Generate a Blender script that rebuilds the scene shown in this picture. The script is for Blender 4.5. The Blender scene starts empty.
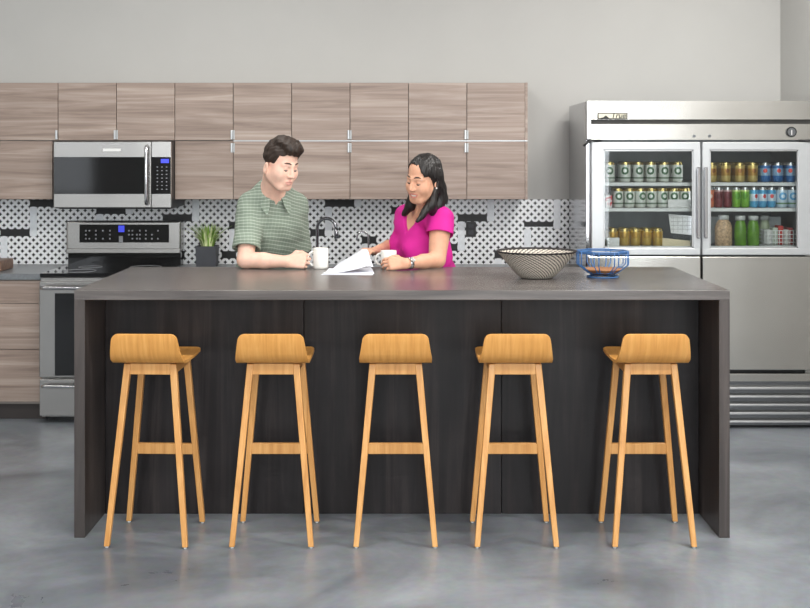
import bpy, bmesh, math, random
import numpy as np
from mathutils import Vector, Matrix
random.seed(7)
PI = math.pi
SC = bpy.context.scene
COL = SC.collection
# ------------------------------------------------------------------ camera model
F = 1207.0; CX = 402.0; HY = 155.0; EYE = 1.65; CAMY = -5.2
def P(px, py, d):
    """point of the room seen at a pixel, d metres in front of the camera"""
    return Vector(((px - CX) * d / F, CAMY + d, EYE - (py - HY) * d / F))
def XX(px, d): return (px - CX) * d / F
def ZZ(py, d): return EYE - (py - HY) * d / F

# ------------------------------------------------------------------ materials
def lin(c):
    out = []
    for v in c:
        v = v / 255.0
        out.append(v / 12.92 if v <= 0.04045 else ((v + 0.055) / 1.055) ** 2.4)
    return (out[0], out[1], out[2], 1.0)

def new_mat(name):
    m = bpy.data.materials.new(name); m.use_nodes = True
    nt = m.node_tree
    return m, nt, nt.nodes['Principled BSDF']

def setv(b, **kw):
    for k, v in kw.items():
        k2 = {'base': 'Base Color', 'rough': 'Roughness', 'metal': 'Metallic', 'spec': 'Specular IOR Level',
              'coat': 'Coat Weight', 'coatr': 'Coat Roughness', 'sss': 'Subsurface Weight', 'emit': 'Emission Color',
              'emits': 'Emission Strength', 'sheen': 'Sheen Weight', 'aniso': 'Anisotropic'}[k]
        b.inputs[k2].default_value = v

def plain(name, c, rough=0.5, metal=0.0, noise=0.06, nscale=18.0, bump=0.0, **kw):
    """one colour with a faint procedural mottling"""
    m, nt, b = new_mat(name)
    setv(b, rough=rough, metal=metal, **kw)
    tc = nt.nodes.new('ShaderNodeTexCoord')
    n = nt.nodes.new('ShaderNodeTexNoise'); n.inputs['Scale'].default_value = nscale; n.inputs['Detail'].default_value = 4
    nt.links.new(tc.outputs['Object'], n.inputs['Vector'])
    r = nt.nodes.new('ShaderNodeValToRGB')
    l = lin(c)
    r.color_ramp.elements[0].position = 0.3; r.color_ramp.elements[1].position = 0.7
    r.color_ramp.elements[0].color = tuple(v * (1 - noise) for v in l[:3]) + (1,)
    r.color_ramp.elements[1].color = tuple(min(1, v * (1 + noise)) for v in l[:3]) + (1,)
    nt.links.new(n.outputs['Fac'], r.inputs['Fac']); nt.links.new(r.outputs['Color'], b.inputs['Base Color'])
    if bump:
        bp = nt.nodes.new('ShaderNodeBump'); bp.inputs['Strength'].default_value = bump; bp.inputs['Distance'].default_value = 0.003
        nt.links.new(n.outputs['Fac'], bp.inputs['Height']); nt.links.new(bp.outputs['Normal'], b.inputs['Normal'])
    return m

def wood(name, cols, stretch, rough=0.45, detail=6, distort=0.6, bump=0.06, pos=(0.25, 0.5, 0.75), broad=None, boards=None, **kw):
    """streaky grain: noise stretched by a 3-vector, shifted for every object"""
    m, nt, b = new_mat(name)
    N, L = nt.nodes, nt.links
    setv(b, rough=rough, **kw)
    tc = N.new('ShaderNodeTexCoord'); oi = N.new('ShaderNodeObjectInfo')
    mul = N.new('ShaderNodeMath'); mul.operation = 'MULTIPLY'; mul.inputs[1].default_value = 37.0
    L.new(oi.outputs['Random'], mul.inputs[0])
    add = N.new('ShaderNodeVectorMath'); add.operation = 'ADD'
    L.new(tc.outputs['Object'], add.inputs[0]); L.new(mul.outputs[0], add.inputs[1])
    mp = N.new('ShaderNodeMapping'); mp.inputs['Scale'].default_value = stretch
    L.new(add.outputs[0], mp.inputs['Vector'])
    n = N.new('ShaderNodeTexNoise'); n.inputs['Scale'].default_value = 1.0; n.inputs['Detail'].default_value = detail
    n.inputs['Roughness'].default_value = 0.62; n.inputs['Distortion'].default_value = distort
    L.new(mp.outputs[0], n.inputs['Vector'])
    r = N.new('ShaderNodeValToRGB')
    e = r.color_ramp.elements
    e[0].position = pos[0]; e[0].color = lin(cols[0]); e[1].position = pos[2]; e[1].color = lin(cols[2])
    mid = e.new(pos[1]); mid.color = lin(cols[1])
    L.new(n.outputs['Fac'], r.inputs['Fac'])
    out = r.outputs['Color']
    def blend(fac_sock, colr, amount):
        nonlocal out
        mx = N.new('ShaderNodeMix'); mx.data_type = 'RGBA'; mx.blend_type = 'MULTIPLY'
        ms = N.new('ShaderNodeMath'); ms.operation = 'MULTIPLY'; ms.inputs[1].default_value = amount; ms.use_clamp = True
        L.new(fac_sock, ms.inputs[0]); L.new(ms.outputs[0], mx.inputs[0])
        L.new(out, mx.inputs[6]); mx.inputs[7].default_value = colr
        out = mx.outputs[2]
    if broad:
        mp2 = N.new('ShaderNodeMapping'); mp2.inputs['Scale'].default_value = broad[0]
        L.new(add.outputs[0], mp2.inputs['Vector'])
        n2 = N.new('ShaderNodeTexNoise'); n2.inputs['Scale'].default_value = 1.0; n2.inputs['Detail'].default_value = 3
        L.new(mp2.outputs[0], n2.inputs['Vector'])
        r2 = N.new('ShaderNodeValToRGB'); r2.color_ramp.elements[0].position = 0.4; r2.color_ramp.elements[1].position = 0.62
        L.new(n2.outputs['Fac'], r2.inputs['Fac'])
        blend(r2.outputs['Color'], broad[1], broad[2])
    if boards:   # glued-up boards: (axis, width, amount)
        sx = N.new('ShaderNodeSeparateXYZ'); L.new(add.outputs[0], sx.inputs[0])
        dv = N.new('ShaderNodeMath'); dv.operation = 'DIVIDE'; dv.inputs[1].default_value = boards[1]
        L.new(sx.outputs[boards[0]], dv.inputs[0])
        fl = N.new('ShaderNodeMath'); fl.operation = 'FLOOR'; L.new(dv.outputs[0], fl.inputs[0])
        wn = N.new('ShaderNodeTexWhiteNoise'); wn.noise_dimensions = '1D'; L.new(fl.outputs[0], wn.inputs['W'])
        blend(wn.outputs['Value'], (0.45, 0.43, 0.43, 1), boards[2])
    L.new(out, b.inputs['Base Color'])
    if bump:
        bp = N.new('ShaderNodeBump'); bp.inputs['Strength'].default_value = bump; bp.inputs['Distance'].default_value = 0.002
        L.new(n.outputs['Fac'], bp.inputs['Height']); L.new(bp.outputs['Normal'], b.inputs['Normal'])
    return m

def steel(name, c=(205, 203, 200), rough=0.28, axis=0):
    """brushed stainless steel"""
    m, nt, b = new_mat(name); N, L = nt.nodes, nt.links
    setv(b, metal=1.0, rough=rough)
    tc = N.new('ShaderNodeTexCoord'); mp = N.new('ShaderNodeMapping')
    s = [260, 260, 260]; s[axis] = 1.5
    mp.inputs['Scale'].default_value = s
    L.new(tc.outputs['Object'], mp.inputs['Vector'])
    n = N.new('ShaderNodeTexNoise'); n.inputs['Scale'].default_value = 1.0; n.inputs['Detail'].default_value = 3
    L.new(mp.outputs[0], n.inputs['Vector'])
    r = N.new('ShaderNodeMapRange'); r.inputs['To Min'].default_value = rough - 0.03; r.inputs['To Max'].default_value = rough + 0.04
    L.new(n.outputs['Fac'], r.inputs['Value']); L.new(r.outputs[0], b.inputs['Roughness'])
    cr = N.new('ShaderNodeValToRGB'); l = lin(c)
    cr.color_ramp.elements[0].color = tuple(v * 0.955 for v in l[:3]) + (1,); cr.color_ramp.elements[1].color = l
    L.new(n.outputs['Fac'], cr.inputs['Fac']); L.new(cr.outputs['Color'], b.inputs['Base Color'])
    # the sheet is never perfectly flat
    n2 = N.new('ShaderNodeTexNoise'); n2.inputs['Scale'].default_value = 2.2; n2.inputs['Detail'].default_value = 1
    L.new(tc.outputs['Object'], n2.inputs['Vector'])
    bp = N.new('ShaderNodeBump'); bp.inputs['Strength'].default_value = 0.25; bp.inputs['Distance'].default_value = 0.02
    L.new(n2.outputs['Fac'], bp.inputs['Height']); L.new(bp.outputs['Normal'], b.inputs['Normal'])
    return m

def emitter(name, c, s):
    m, nt, b = new_mat(name); setv(b, base=lin(c), emit=lin(c), emits=s, rough=0.4)
    return m

def pane_glass(name, tint=(1, 1, 1), refl=1.0):
    """thin clear pane: mostly see-through, mirror-like at a slant"""
    m = bpy.data.materials.new(name); m.use_nodes = True
    nt = m.node_tree; N, L = nt.nodes, nt.links
    N.remove(N['Principled BSDF']); out = N['Material Output']
    t = N.new('ShaderNodeBsdfTransparent'); t.inputs['Color'].default_value = tint + (1,)
    g = N.new('ShaderNodeBsdfGlossy'); g.inputs['Roughness'].default_value = 0.02
    fr = N.new('ShaderNodeFresnel'); fr.inputs['IOR'].default_value = 1.5
    ml = N.new('ShaderNodeMath'); ml.operation = 'MULTIPLY'; ml.inputs[1].default_value = refl; L.new(fr.outputs[0], ml.inputs[0])
    mx = N.new('ShaderNodeMixShader'); L.new(ml.outputs[0], mx.inputs[0]); L.new(t.outputs[0], mx.inputs[1]); L.new(g.outputs[0], mx.inputs[2])
    L.new(mx.outputs[0], out.inputs['Surface'])
    return m

# ------------------------------------------------------------------ objects
def tag(o, label=None, cat=None, group=None, kind=None):
    if label: o['label'] = label
    if cat: o['category'] = cat
    if group: o['group'] = group
    if kind: o['kind'] = kind
    return o

def empty(name, loc, label=None, cat=None, group=None, rz=0.0):
    o = bpy.data.objects.new(name, None); COL.objects.link(o)
    o.location = loc; o.rotation_euler = (0, 0, rz); o.empty_display_size = 0.05
    return tag(o, label, cat, group)

def origin(o):
    v = Vector((0, 0, 0))
    while o is not None:
        v += o.location; o = o.parent
    return v

def link_mesh(name, me, mats, parent=None, smooth=None):
    o = bpy.data.objects.new(name, me); COL.objects.link(o)
    for m in (mats if isinstance(mats, (list, tuple)) else [mats]): me.materials.append(m)
    if parent is not None: o.parent = parent
    return o

def copy_tree(o, parent=None):
    c = o.copy(); COL.objects.link(c)
    if parent is not None: c.parent = parent
    for ch in list(o.children): copy_tree(ch, c)
    return c

class MB:
    """collects shapes given in room coordinates and links them as one mesh"""
    def __init__(s): s.b = bmesh.new(); s.mi = 0
    def _new(s, before):
        fs = [f for f in s.b.faces if f not in before]
        return fs
    def box(s, x0, x1, y0, y1, z0, z1, bev=0.0, seg=2, rot=None):
        if x0 > x1: x0, x1 = x1, x0
        if y0 > y1: y0, y1 = y1, y0
        if z0 > z1: z0, z1 = z1, z0
        vs = [s.b.verts.new(p) for p in ((x0,y0,z0),(x1,y0,z0),(x1,y1,z0),(x0,y1,z0),(x0,y0,z1),(x1,y0,z1),(x1,y1,z1),(x0,y1,z1))]
        fs = [s.b.faces.new([vs[i] for i in q]) for q in ((0,3,2,1),(4,5,6,7),(0,1,5,4),(1,2,6,5),(2,3,7,6),(3,0,4,7))]
        for f in fs: f.material_index = s.mi
        if rot is not None: bmesh.ops.transform(s.b, matrix=rot, verts=vs)
        if bev > 0:
            es = list({e for f in fs for e in f.edges})
            bmesh.ops.bevel(s.b, geom=es, offset=bev, segments=seg, profile=0.5, affect='EDGES', material=-1)
        return s
    def ring_loft(s, rings, closed=True, caps=True, smooth=True):
        rv = [[s.b.verts.new(p) for p in r] for r in rings]
        n = len(rv[0])
        for a, b in zip(rv[:-1], rv[1:]):
            for i in range(n if closed else n - 1):
                j = (i + 1) % n
                f = s.b.faces.new((a[i], a[j], b[j], b[i])); f.smooth = smooth; f.material_index = s.mi
        if caps and closed:
            f = s.b.faces.new(rv[0][::-1]); f.material_index = s.mi
            f = s.b.faces.new(rv[-1]); f.material_index = s.mi
        return s
    def tube(s, pts, r, n=10, closed=False, caps=True):
        pts = [Vector(p) for p in pts]; m = len(pts)
        rr = r if isinstance(r, (list, tuple)) else [r] * m
        rings = []; prev = None
        for i, p in enumerate(pts):
            if closed: t = (pts[(i + 1) % m] - pts[i - 1])
            else: t = pts[min(i + 1, m - 1)] - pts[max(i - 1, 0)]
            t.normalize()
            if prev is None:
                u = t.orthogonal().normalized()
                if abs(t.z) < 0.9: u = Vector((0, 0, 1)).cross(t).normalized()
            else:
                u = (prev - t * prev.dot(t)).normalized()
            prev = u; v = t.cross(u)
            rings.append([p + (u * math.cos(2 * PI * k / n) + v * math.sin(2 * PI * k / n)) * rr[i] for k in range(n)])
        if closed: rings.append(rings[0])
        if closed:
            rv = [[s.b.verts.new(p) for p in rg] for rg in rings[:-1]]; rv.append(rv[0])
            for a, b in zip(rv[:-1], rv[1:]):
                for i in range(n):
                    j = (i + 1) % n
                    f = s.b.faces.new((a[i], a[j], b[j], b[i])); f.smooth = True; f.material_index = s.mi
        else: s.ring_loft(rings, caps=caps)
        return s
    def lathe(s, c, prof, n=32, caps=False, mis=None):
        """prof: (radius, z) pairs about a vertical axis through c"""
        c = Vector(c); rv = []
        for (r, z) in prof:
            if r < 1e-6: rv.append([s.b.verts.new(c + Vector((0, 0, z)))])
            else: rv.append([s.b.verts.new(c + Vector((r * math.cos(2*PI*k/n), r * math.sin(2*PI*k/n), z))) for k in range(n)])
        for q, (a, b) in enumerate(zip(rv[:-1], rv[1:])):
            for i in range(n):
                j = (i + 1) % n
                if len(a) == 1 and len(b) == 1: continue
                if len(a) == 1: vs = (a[0], b[j], b[i])
                elif len(b) == 1: vs = (a[i], a[j], b[0])
                else: vs = (a[i], a[j], b[j], b[i])
                f = s.b.faces.new(vs); f.smooth = True; f.material_index = mis[q] if mis else s.mi
        return s
    def cyl(s, a, b, r, n=20):
        a = Vector(a); b = Vector(b); t = (b - a).normalized(); u = t.orthogonal().normalized(); v = t.cross(u)
        s.ring_loft([[p + (u * math.cos(2*PI*k/n) + v * math.sin(2*PI*k/n)) * r for k in range(n)] for p in (a, b)])
        return s
    def taper(s, a, b, ra, rb, up=(0, 1, 0), bev=0.0):
        """square bar from a to b, half sizes ra -> rb"""
        a = Vector(a); b = Vector(b); ux = Vector((1, 0, 0)); uy = Vector((0, 1, 0))
        vs = []
        for p, r in ((a, ra), (b, rb)):
            for sx, sy in ((-1,-1),(1,-1),(1,1),(-1,1)): vs.append(s.b.verts.new(p + ux * sx * r + uy * sy * r))
        fs = [s.b.faces.new([vs[i] for i in q]) for q in ((0,3,2,1),(4,5,6,7),(0,1,5,4),(1,2,6,5),(2,3,7,6),(3,0,4,7))]
        if bev: bmesh.ops.bevel(s.b, geom=list({e for f in fs for e in f.edges}), offset=bev, segments=2, profile=0.5, affect='EDGES')
        return s
    def poly(s, pts, y0, y1):
        """polygon in the xz plane extruded from y0 to y1"""
        a = [s.b.verts.new((p[0], y0, p[1])) for p in pts]; b = [s.b.verts.new((p[0], y1, p[1])) for p in pts]
        n = len(pts)
        f = s.b.faces.new(a); f.material_index = s.mi
        f = s.b.faces.new(b[::-1]); f.material_index = s.mi
        for i in range(n):
            j = (i + 1) % n
            f = s.b.faces.new((a[j], a[i], b[i], b[j])); f.material_index = s.mi
        return s
    def build(s, name, mats, parent=None, smooth=False):
        bmesh.ops.recalc_face_normals(s.b, faces=s.b.faces[:])
        off = origin(parent) if parent is not None else Vector((0, 0, 0))
        if off.length: bmesh.ops.translate(s.b, vec=-off, verts=s.b.verts[:])
        if smooth:
            for f in s.b.faces: f.smooth = True
        me = bpy.data.meshes.new(name); s.b.to_mesh(me); s.b.free()
        return link_mesh(name, me, mats, parent)
    def thing(s, name, mats, label, cat, base, group=None, smooth=False):
        """a one-mesh thing with its origin at its base"""
        bmesh.ops.recalc_face_normals(s.b, faces=s.b.faces[:])
        bmesh.ops.translate(s.b, vec=-Vector(base), verts=s.b.verts[:])
        if smooth:
            for f in s.b.faces: f.smooth = True
        me = bpy.data.meshes.new(name); s.b.to_mesh(me); s.b.free()
        o = link_mesh(name, me, mats); o.location = base
        return tag(o, label, cat, group)

def text_mesh(name, body, size, loc, m, parent, extrude=0.0006, shear=0.0):
    """lettering standing on a wall-parallel face, facing the room"""
    cu = bpy.data.curves.new(name, 'FONT'); cu.body = body; cu.size = size; cu.extrude = extrude; cu.shear = shear; cu.offset = size * 0.02
    cu.align_x = 'CENTER'; cu.align_y = 'CENTER'
    tmp = bpy.data.objects.new(name + '_tmp', cu); COL.objects.link(tmp)
    dg = bpy.context.evaluated_depsgraph_get(); dg.update()
    me = bpy.data.meshes.new_from_object(tmp.evaluated_get(dg))
    bpy.data.objects.remove(tmp, do_unlink=True); bpy.data.curves.remove(cu)
    me.transform(Matrix.Translation(Vector(loc) - origin(parent)) @ Matrix.Rotation(PI / 2, 4, 'X'))
    me.name = name; me.materials.clear()
    return link_mesh(name, me, m, parent)
# ------------------------------------------------------------------ material set
M = {}
M['wall'] = plain('painted_wall', (186, 185, 182), 0.85, noise=0.015, nscale=3)
M['ceiling'] = plain('ceiling_paint', (225, 225, 222), 0.9, noise=0.01)
M['white'] = plain('white_enamel', (232, 232, 230), 0.4, noise=0.02)
M['cab'] = wood('walnut_laminate', ((126, 109, 99), (157, 139, 128), (186, 171, 160)), (0.9, 3.0, 22.0), 0.42, detail=7,
                distort=0.9, bump=0.03, pos=(0.28, 0.5, 0.74), broad=((0.5, 2.0, 5.0), (0.80, 0.78, 0.77, 1), 0.7))
M['carcass'] = plain('cabinet_carcass', (150, 142, 136), 0.6, noise=0.03)
M['steel'] = steel('brushed_steel', (174, 172, 169), 0.25, 0)
M['steel_f'] = steel('refrigerator_steel', (204, 202, 197), 0.24, 0)  # brighter copy of the steel: pale room reflections put into its colour
M['steel_v'] = steel('brushed_steel_upright', (180, 179, 177), 0.3, 2)
M['steel_dark'] = steel('dark_grey_steel', (120, 122, 125), 0.35, 0)  # darker grey steel for the screws, dial face and grille back
M['chrome'] = plain('chrome', (205, 205, 208), 0.12, 1.0, noise=0.01)
M['alu'] = plain('satin_aluminium', (190, 191, 192), 0.32, 0.9, noise=0.02)
M['alu_white'] = plain('pale_anodised_frame', (196, 199, 201), 0.35, 0.5, noise=0.02)
M['blackglass'] = plain('black_glass', (10, 10, 12), 0.06, noise=0.02)
M['black'] = plain('black_plastic', (22, 22, 24), 0.4, noise=0.05)
M['charcoal'] = plain('charcoal_pot_glaze', (62, 64, 70), 0.55, noise=0.06)
M['stone'] = plain('grey_stone_top', (112, 116, 120), 0.28, noise=0.14, nscale=60)
M['plinth'] = plain('plinth_board', (58, 52, 50), 0.5)
M['display'] = emitter('blue_display', (60, 70, 215), 0.9)
M['icon'] = plain('printed_key_marks', (150, 152, 156), 0.5, noise=0.02)
M['oak'] = wood('honey_oak', ((184, 126, 64), (206, 150, 86), (222, 171, 108)), (38.0, 38.0, 2.2), 0.38, detail=5, distort=0.4,
                bump=0.03, pos=(0.25, 0.5, 0.75))
M['ply'] = wood('honey_oak_ply', ((198, 136, 64), (215, 154, 80), (228, 171, 100)), (60.0, 4.0, 4.0), 0.36, detail=5, distort=0.3,
                bump=0.02, pos=(0.25, 0.5, 0.75))
M['dark'] = wood('ebonised_timber', ((20, 18, 20), (41, 37, 38), (76, 68, 66)), (14.0, 14.0, 0.8), 0.42, detail=8, distort=0.9, bump=0.06,
                 pos=(0.22, 0.5, 0.8), broad=((5.0, 5.0, 3.0), (0.62, 0.60, 0.62, 1), 0.8), boards=(0, 0.21, 0.7), spec=0.3)
M['darktop'] = wood('ebonised_worktop', ((66, 62, 61), (94, 89, 87), (124, 118, 115)), (1.4, 22.0, 22.0), 0.27, detail=7, distort=0.5, bump=0.02,
                    pos=(0.25, 0.5, 0.78), broad=((0.8, 7.0, 7.0), (0.72, 0.71, 0.71, 1), 0.8), spec=0.6)
M['darkside'] = wood('ebonised_side', ((44, 40, 39), (64, 58, 56), (92, 84, 81)), (16.0, 16.0, 1.0), 0.36, detail=7, distort=0.6, bump=0.04,
                     pos=(0.25, 0.5, 0.78))

def concrete():
    m, nt, b = new_mat('polished_concrete'); N, L = nt.nodes, nt.links
    setv(b, rough=0.3, spec=0.5)
    tc = N.new('ShaderNodeTexCoord')
    n1 = N.new('ShaderNodeTexNoise'); n1.inputs['Scale'].default_value = 1.3; n1.inputs['Detail'].default_value = 9; n1.inputs['Roughness'].default_value = 0.62
    n1.inputs['Distortion'].default_value = 0.7
    L.new(tc.outputs['Object'], n1.inputs['Vector'])
    r1 = N.new('ShaderNodeValToRGB'); e = r1.color_ramp.elements
    e[0].position = 0.3; e[0].color = lin((82, 88, 96)); e[1].position = 0.72; e[1].color = lin((142, 148, 155))
    md = e.new(0.5); md.color = lin((115, 121, 128))
    L.new(n1.outputs['Fac'], r1.inputs['Fac'])
    n2 = N.new('ShaderNodeTexNoise'); n2.inputs['Scale'].default_value = 26; n2.inputs['Detail'].default_value = 6
    L.new(tc.outputs['Object'], n2.inputs['Vector'])
    mx = N.new('ShaderNodeMix'); mx.data_type = 'RGBA'; mx.blend_type = 'OVERLAY'; mx.inputs[0].default_value = 0.22
    L.new(r1.outputs['Color'], mx.inputs[6]); L.new(n2.outputs['Color'], mx.inputs[7])
    hs = N.new('ShaderNodeHueSaturation'); hs.inputs['Saturation'].default_value = 0.85; L.new(mx.outputs[2], hs.inputs['Color'])
    L.new(hs.outputs[0], b.inputs['Base Color'])
    mr = N.new('ShaderNodeMapRange'); mr.inputs['To Min'].default_value = 0.2; mr.inputs['To Max'].default_value = 0.42
    L.new(n1.outputs['Fac'], mr.inputs['Value']); L.new(mr.outputs[0], b.inputs['Roughness'])
    bp = N.new('ShaderNodeBump'); bp.inputs['Strength'].default_value = 0.05; bp.inputs['Distance'].default_value = 0.004
    L.new(n1.outputs['Fac'], bp.inputs['Height']); L.new(bp.outputs['Normal'], b.inputs['Normal'])
    return m
M['floor'] = concrete()

TP = 7.37 / (F / 8.15)          # tile pitch in metres
TX0 = XX(0.7, 8.15); TZ0 = ZZ(199.4, 8.15)
def lattice():
    """white lattice with black concave diamonds at every cell centre and corner"""
    m, nt, b = new_mat('lattice_tile'); N, L = nt.nodes, nt.links
    setv(b, rough=0.3)
    tc = N.new('ShaderNodeTexCoord'); sx = N.new('ShaderNodeSeparateXYZ'); L.new(tc.outputs['Object'], sx.inputs[0])
    def math(op, a, bb=None):
        n = N.new('ShaderNodeMath'); n.operation = op
        for k, v in enumerate((a, bb)):
            if v is None: continue
            if isinstance(v, (int, float)): n.inputs[k].default_value = v
            else: L.new(v, n.inputs[k])
        return n.outputs[0]
    u = math('DIVIDE', sx.outputs[0], TP); v = math('DIVIDE', sx.outputs[2], TP)
    def star(off):
        a = math('ABSOLUTE', math('SUBTRACT', math('FRACT', math('ADD', u, off)), 0.5))
        c = math('ABSOLUTE', math('SUBTRACT', math('FRACT', math('ADD', v, off)), 0.5))
        # concave diamond: |x|^p + |y|^p
        return math('ADD', math('POWER', a, 0.74), math('POWER', c, 0.74))
    d1 = math('LESS_THAN', star(0.0), 0.405); d2 = math('LESS_THAN', star(0.5), 0.405)
    k = math('MAXIMUM', d1, d2)
    mx = N.new('ShaderNodeMix'); mx.data_type = 'RGBA'; L.new(k, mx.inputs[0])
    mx.inputs[6].default_value = lin((248, 249, 251)); mx.inputs[7].default_value = lin((24, 24, 27))
    L.new(mx.outputs[2], b.inputs['Base Color'])
    return m
M['lattice'] = lattice()
M['tile_black'] = plain('black_border_tile', (24, 24, 26), 0.5, noise=0.1, nscale=40)
M['tile_white'] = plain('white_border_tile', (236, 239, 243), 0.3, noise=0.06, nscale=60)

# ------------------------------------------------------------------ the room
WY = 2.95; RX = 2.555; LX = -7.0; FY = -9.0; CZ = 3.6
def struct(mb, name, m): return tag(mb.build(name, m), kind='structure')
struct(MB().box(LX - 0.2, RX + 0.2, FY - 0.2, WY + 0.2, -0.12, 0.0), 'floor', M['floor'])
struct(MB().box(LX - 0.2, RX + 0.2, FY - 0.2, WY + 0.2, CZ, CZ + 0.12), 'ceiling', M['ceiling'])
struct(MB().box(LX - 0.2, RX + 0.2, WY, WY + 0.15, 0, CZ), 'wall_back', M['wall'])
struct(MB().box(LX - 0.15, LX, FY, WY, 0, CZ), 'wall_left', M['wall'])
def holed(x0, x1, y0, y1, holes, axis):
    """wall box with window openings: holes are (a0, a1, z0, z1) along the wall"""
    mb = MB(); cur = (y0 if axis == 'y' else x0); end = (y1 if axis == 'y' else x1)
    def seg(a0, a1, z0, z1):
        if a1 - a0 < 1e-4 or z1 - z0 < 1e-4: return
        if axis == 'y': mb.box(x0, x1, a0, a1, z0, z1)
        else: mb.box(a0, a1, y0, y1, z0, z1)
    for (a0, a1, z0, z1) in holes:
        seg(cur, a0, 0, CZ); seg(a0, a1, 0, z0); seg(a0, a1, z1, CZ); cur = a1
    seg(cur, end, 0, CZ)
    return mb
RH = [(-8.7, -7.3, 0.5, 3.1), (-7.0, -5.5, 0.5, 3.1)]
struct(holed(RX, RX + 0.15, FY, WY, RH, 'y'), 'wall_right', M['wall'])
FH = [(-6.9, -4.9, 1.0, 3.2), (-3.4, -2.2, 1.0, 3.2), (0.1, 2.2, 1.0, 3.2)]
struct(holed(LX, RX, FY - 0.15, FY, FH, 'x'), 'wall_front', M['wall'])
M['pane'] = pane_glass('window_glass')
wn = 1
for (a0, a1, z0, z1) in RH:
    mb = MB(); t = 0.05
    for (p, q, r, s) in ((a0, a1, z0, z0 + t), (a0, a1, z1 - t, z1), (a0, a0 + t, z0, z1), (a1 - t, a1, z0, z1), ((a0 + a1) / 2 - 0.025, (a0 + a1) / 2 + 0.025, z0, z1)):
        mb.box(RX + 0.05, RX + 0.1, p, q, r, s)
    w = struct(mb, 'window_%d' % wn, M['black']); wn += 1
    MB().box(RX + 0.07, RX + 0.076, a0, a1, z0, z1).build('window_pane', M['pane'], w)
for (a0, a1, z0, z1) in FH:
    mb = MB(); t = 0.05
    for (p, q, r, s) in ((a0, a1, z0, z0 + t), (a0, a1, z1 - t, z1), (a0, a0 + t, z0, z1), (a1 - t, a1, z0, z1), ((a0 + a1) / 2 - 0.025, (a0 + a1) / 2 + 0.025, z0, z1)):
        mb.box(p, q, FY - 0.1, FY - 0.05, r, s)
    w = struct(mb, 'window_%d' % wn, M['black']); wn += 1
    MB().box(a0, a1, FY - 0.076, FY - 0.07, z0, z1).build('window_pane', M['pane'], w)

# ------------------------------------------------------------------ backsplash
def backsplash():
    z1 = ZZ(199.4, 8.15); z0 = 0.914
    x0, x1 = -3.3, 2.45
    yb = WY; yf = WY - 0.008
    mb = MB(); mb.box(x0, x1, yf, yb, z0, z1)
    bars = [  # px x0, px y0, px x1, px y1, 0 black / 1 white : border tiles, all on the lattice grid
        (30.2, 199.4, 59.7, 206.8, 0), (30.2, 206.8, 37.5, 236.2, 1), (0.7, 228.9, 30.2, 236.2, 0), (0.7, 236.2, 8.1, 258.3, 1),
        (-28.8, 199.4, 0.7, 206.8, 0), (-21.4, 228.9, -14, 258.3, 1),
        (96.5, 206.8, 126, 214.1, 0), (96.5, 214.1, 103.9, 236.2, 1), (126, 206.8, 133.4, 214.1, 1), (162.8, 214.1, 192.3, 221.5, 0),
        (192.3, 199.4, 199.7, 221.5, 1), (177.6, 221.5, 184.9, 250.9, 1), (177.6, 250.9, 184.9, 258.3, 0),
        (221.8, 250.9, 236.5, 258.3, 0), (229.1, 228.9, 236.5, 250.9, 1), (229.1, 221.5, 258.6, 228.9, 0),
        (324.9, 199.4, 354.4, 206.8, 0), (324.9, 206.8, 332.3, 236.2, 1), (354.4, 199.4, 361.7, 206.8, 1), (310.2, 228.9, 324.9, 236.2, 0),
        (361.7, 236.2, 376.5, 243.6, 0), (361.7, 243.6, 369.1, 265.7, 1), (391.2, 206.8, 420.7, 214.1, 0), (391.2, 214.1, 398.6, 236.2, 1),
        (295.4, 250.9, 310.2, 258.3, 0), (420.7, 236.2, 450.1, 243.6, 0),
        (457.5, 214.1, 487, 221.5, 0), (457.5, 221.5, 464.9, 250.9, 1), (450.1, 243.6, 457.5, 250.9, 0), (487, 199.4, 494.3, 221.5, 1),
        (494.3, 250.9, 516.4, 258.3, 0), (494.3, 258.3, 501.7, 265.7, 1), (523.8, 221.5, 553.3, 226.8, 0), (553.3, 199.4, 560.6, 228.9, 1),
        (523.8, 228.9, 531.2, 250.9, 1), (582, 236.2, 612, 243.6, 0), (582, 243.6, 589.5, 265.7, 1)]
    g = 0.0012
    for (a, b, c, d, k) in bars:
        mb.mi = 1 + k
        mb.box(XX(a, 8.15) + g, XX(c, 8.15) - g, yf - 0.0025, yf, max(z0, ZZ(d, 8.15) + g), ZZ(b, 8.15) - g)
    # object origin on a lattice node so that the pattern meets the border tiles
    o = mb.thing('trim_1', [M['lattice'], M['tile_black'], M['tile_white']], None, None, (TX0, WY, TZ0))
    o['kind'] = 'structure'
    return o
backsplash()

# outlet on the tiles
oz = WY - 0.0105
px0, px1 = XX(466, 8.13), XX(476, 8.13); pz0, pz1 = ZZ(237, 8.13), ZZ(221.8, 8.13)
o = empty('power_outlet', ((px0 + px1) / 2, oz, pz0), 'black double power outlet on the tiled backsplash right of the woman', 'outlet')
MB().box(px0, px1, oz - 0.008, oz, pz0, pz1, 0.002).build('cover_plate', M['black'], o)
for k in (0.3, 0.7):
    zc = pz0 + (pz1 - pz0) * k; xc = (px0 + px1) / 2
    MB().box(xc - 0.017, xc + 0.017, oz - 0.011, oz - 0.008, zc - 0.014, zc + 0.014, 0.002).build('socket', M['charcoal'], o)

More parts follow.
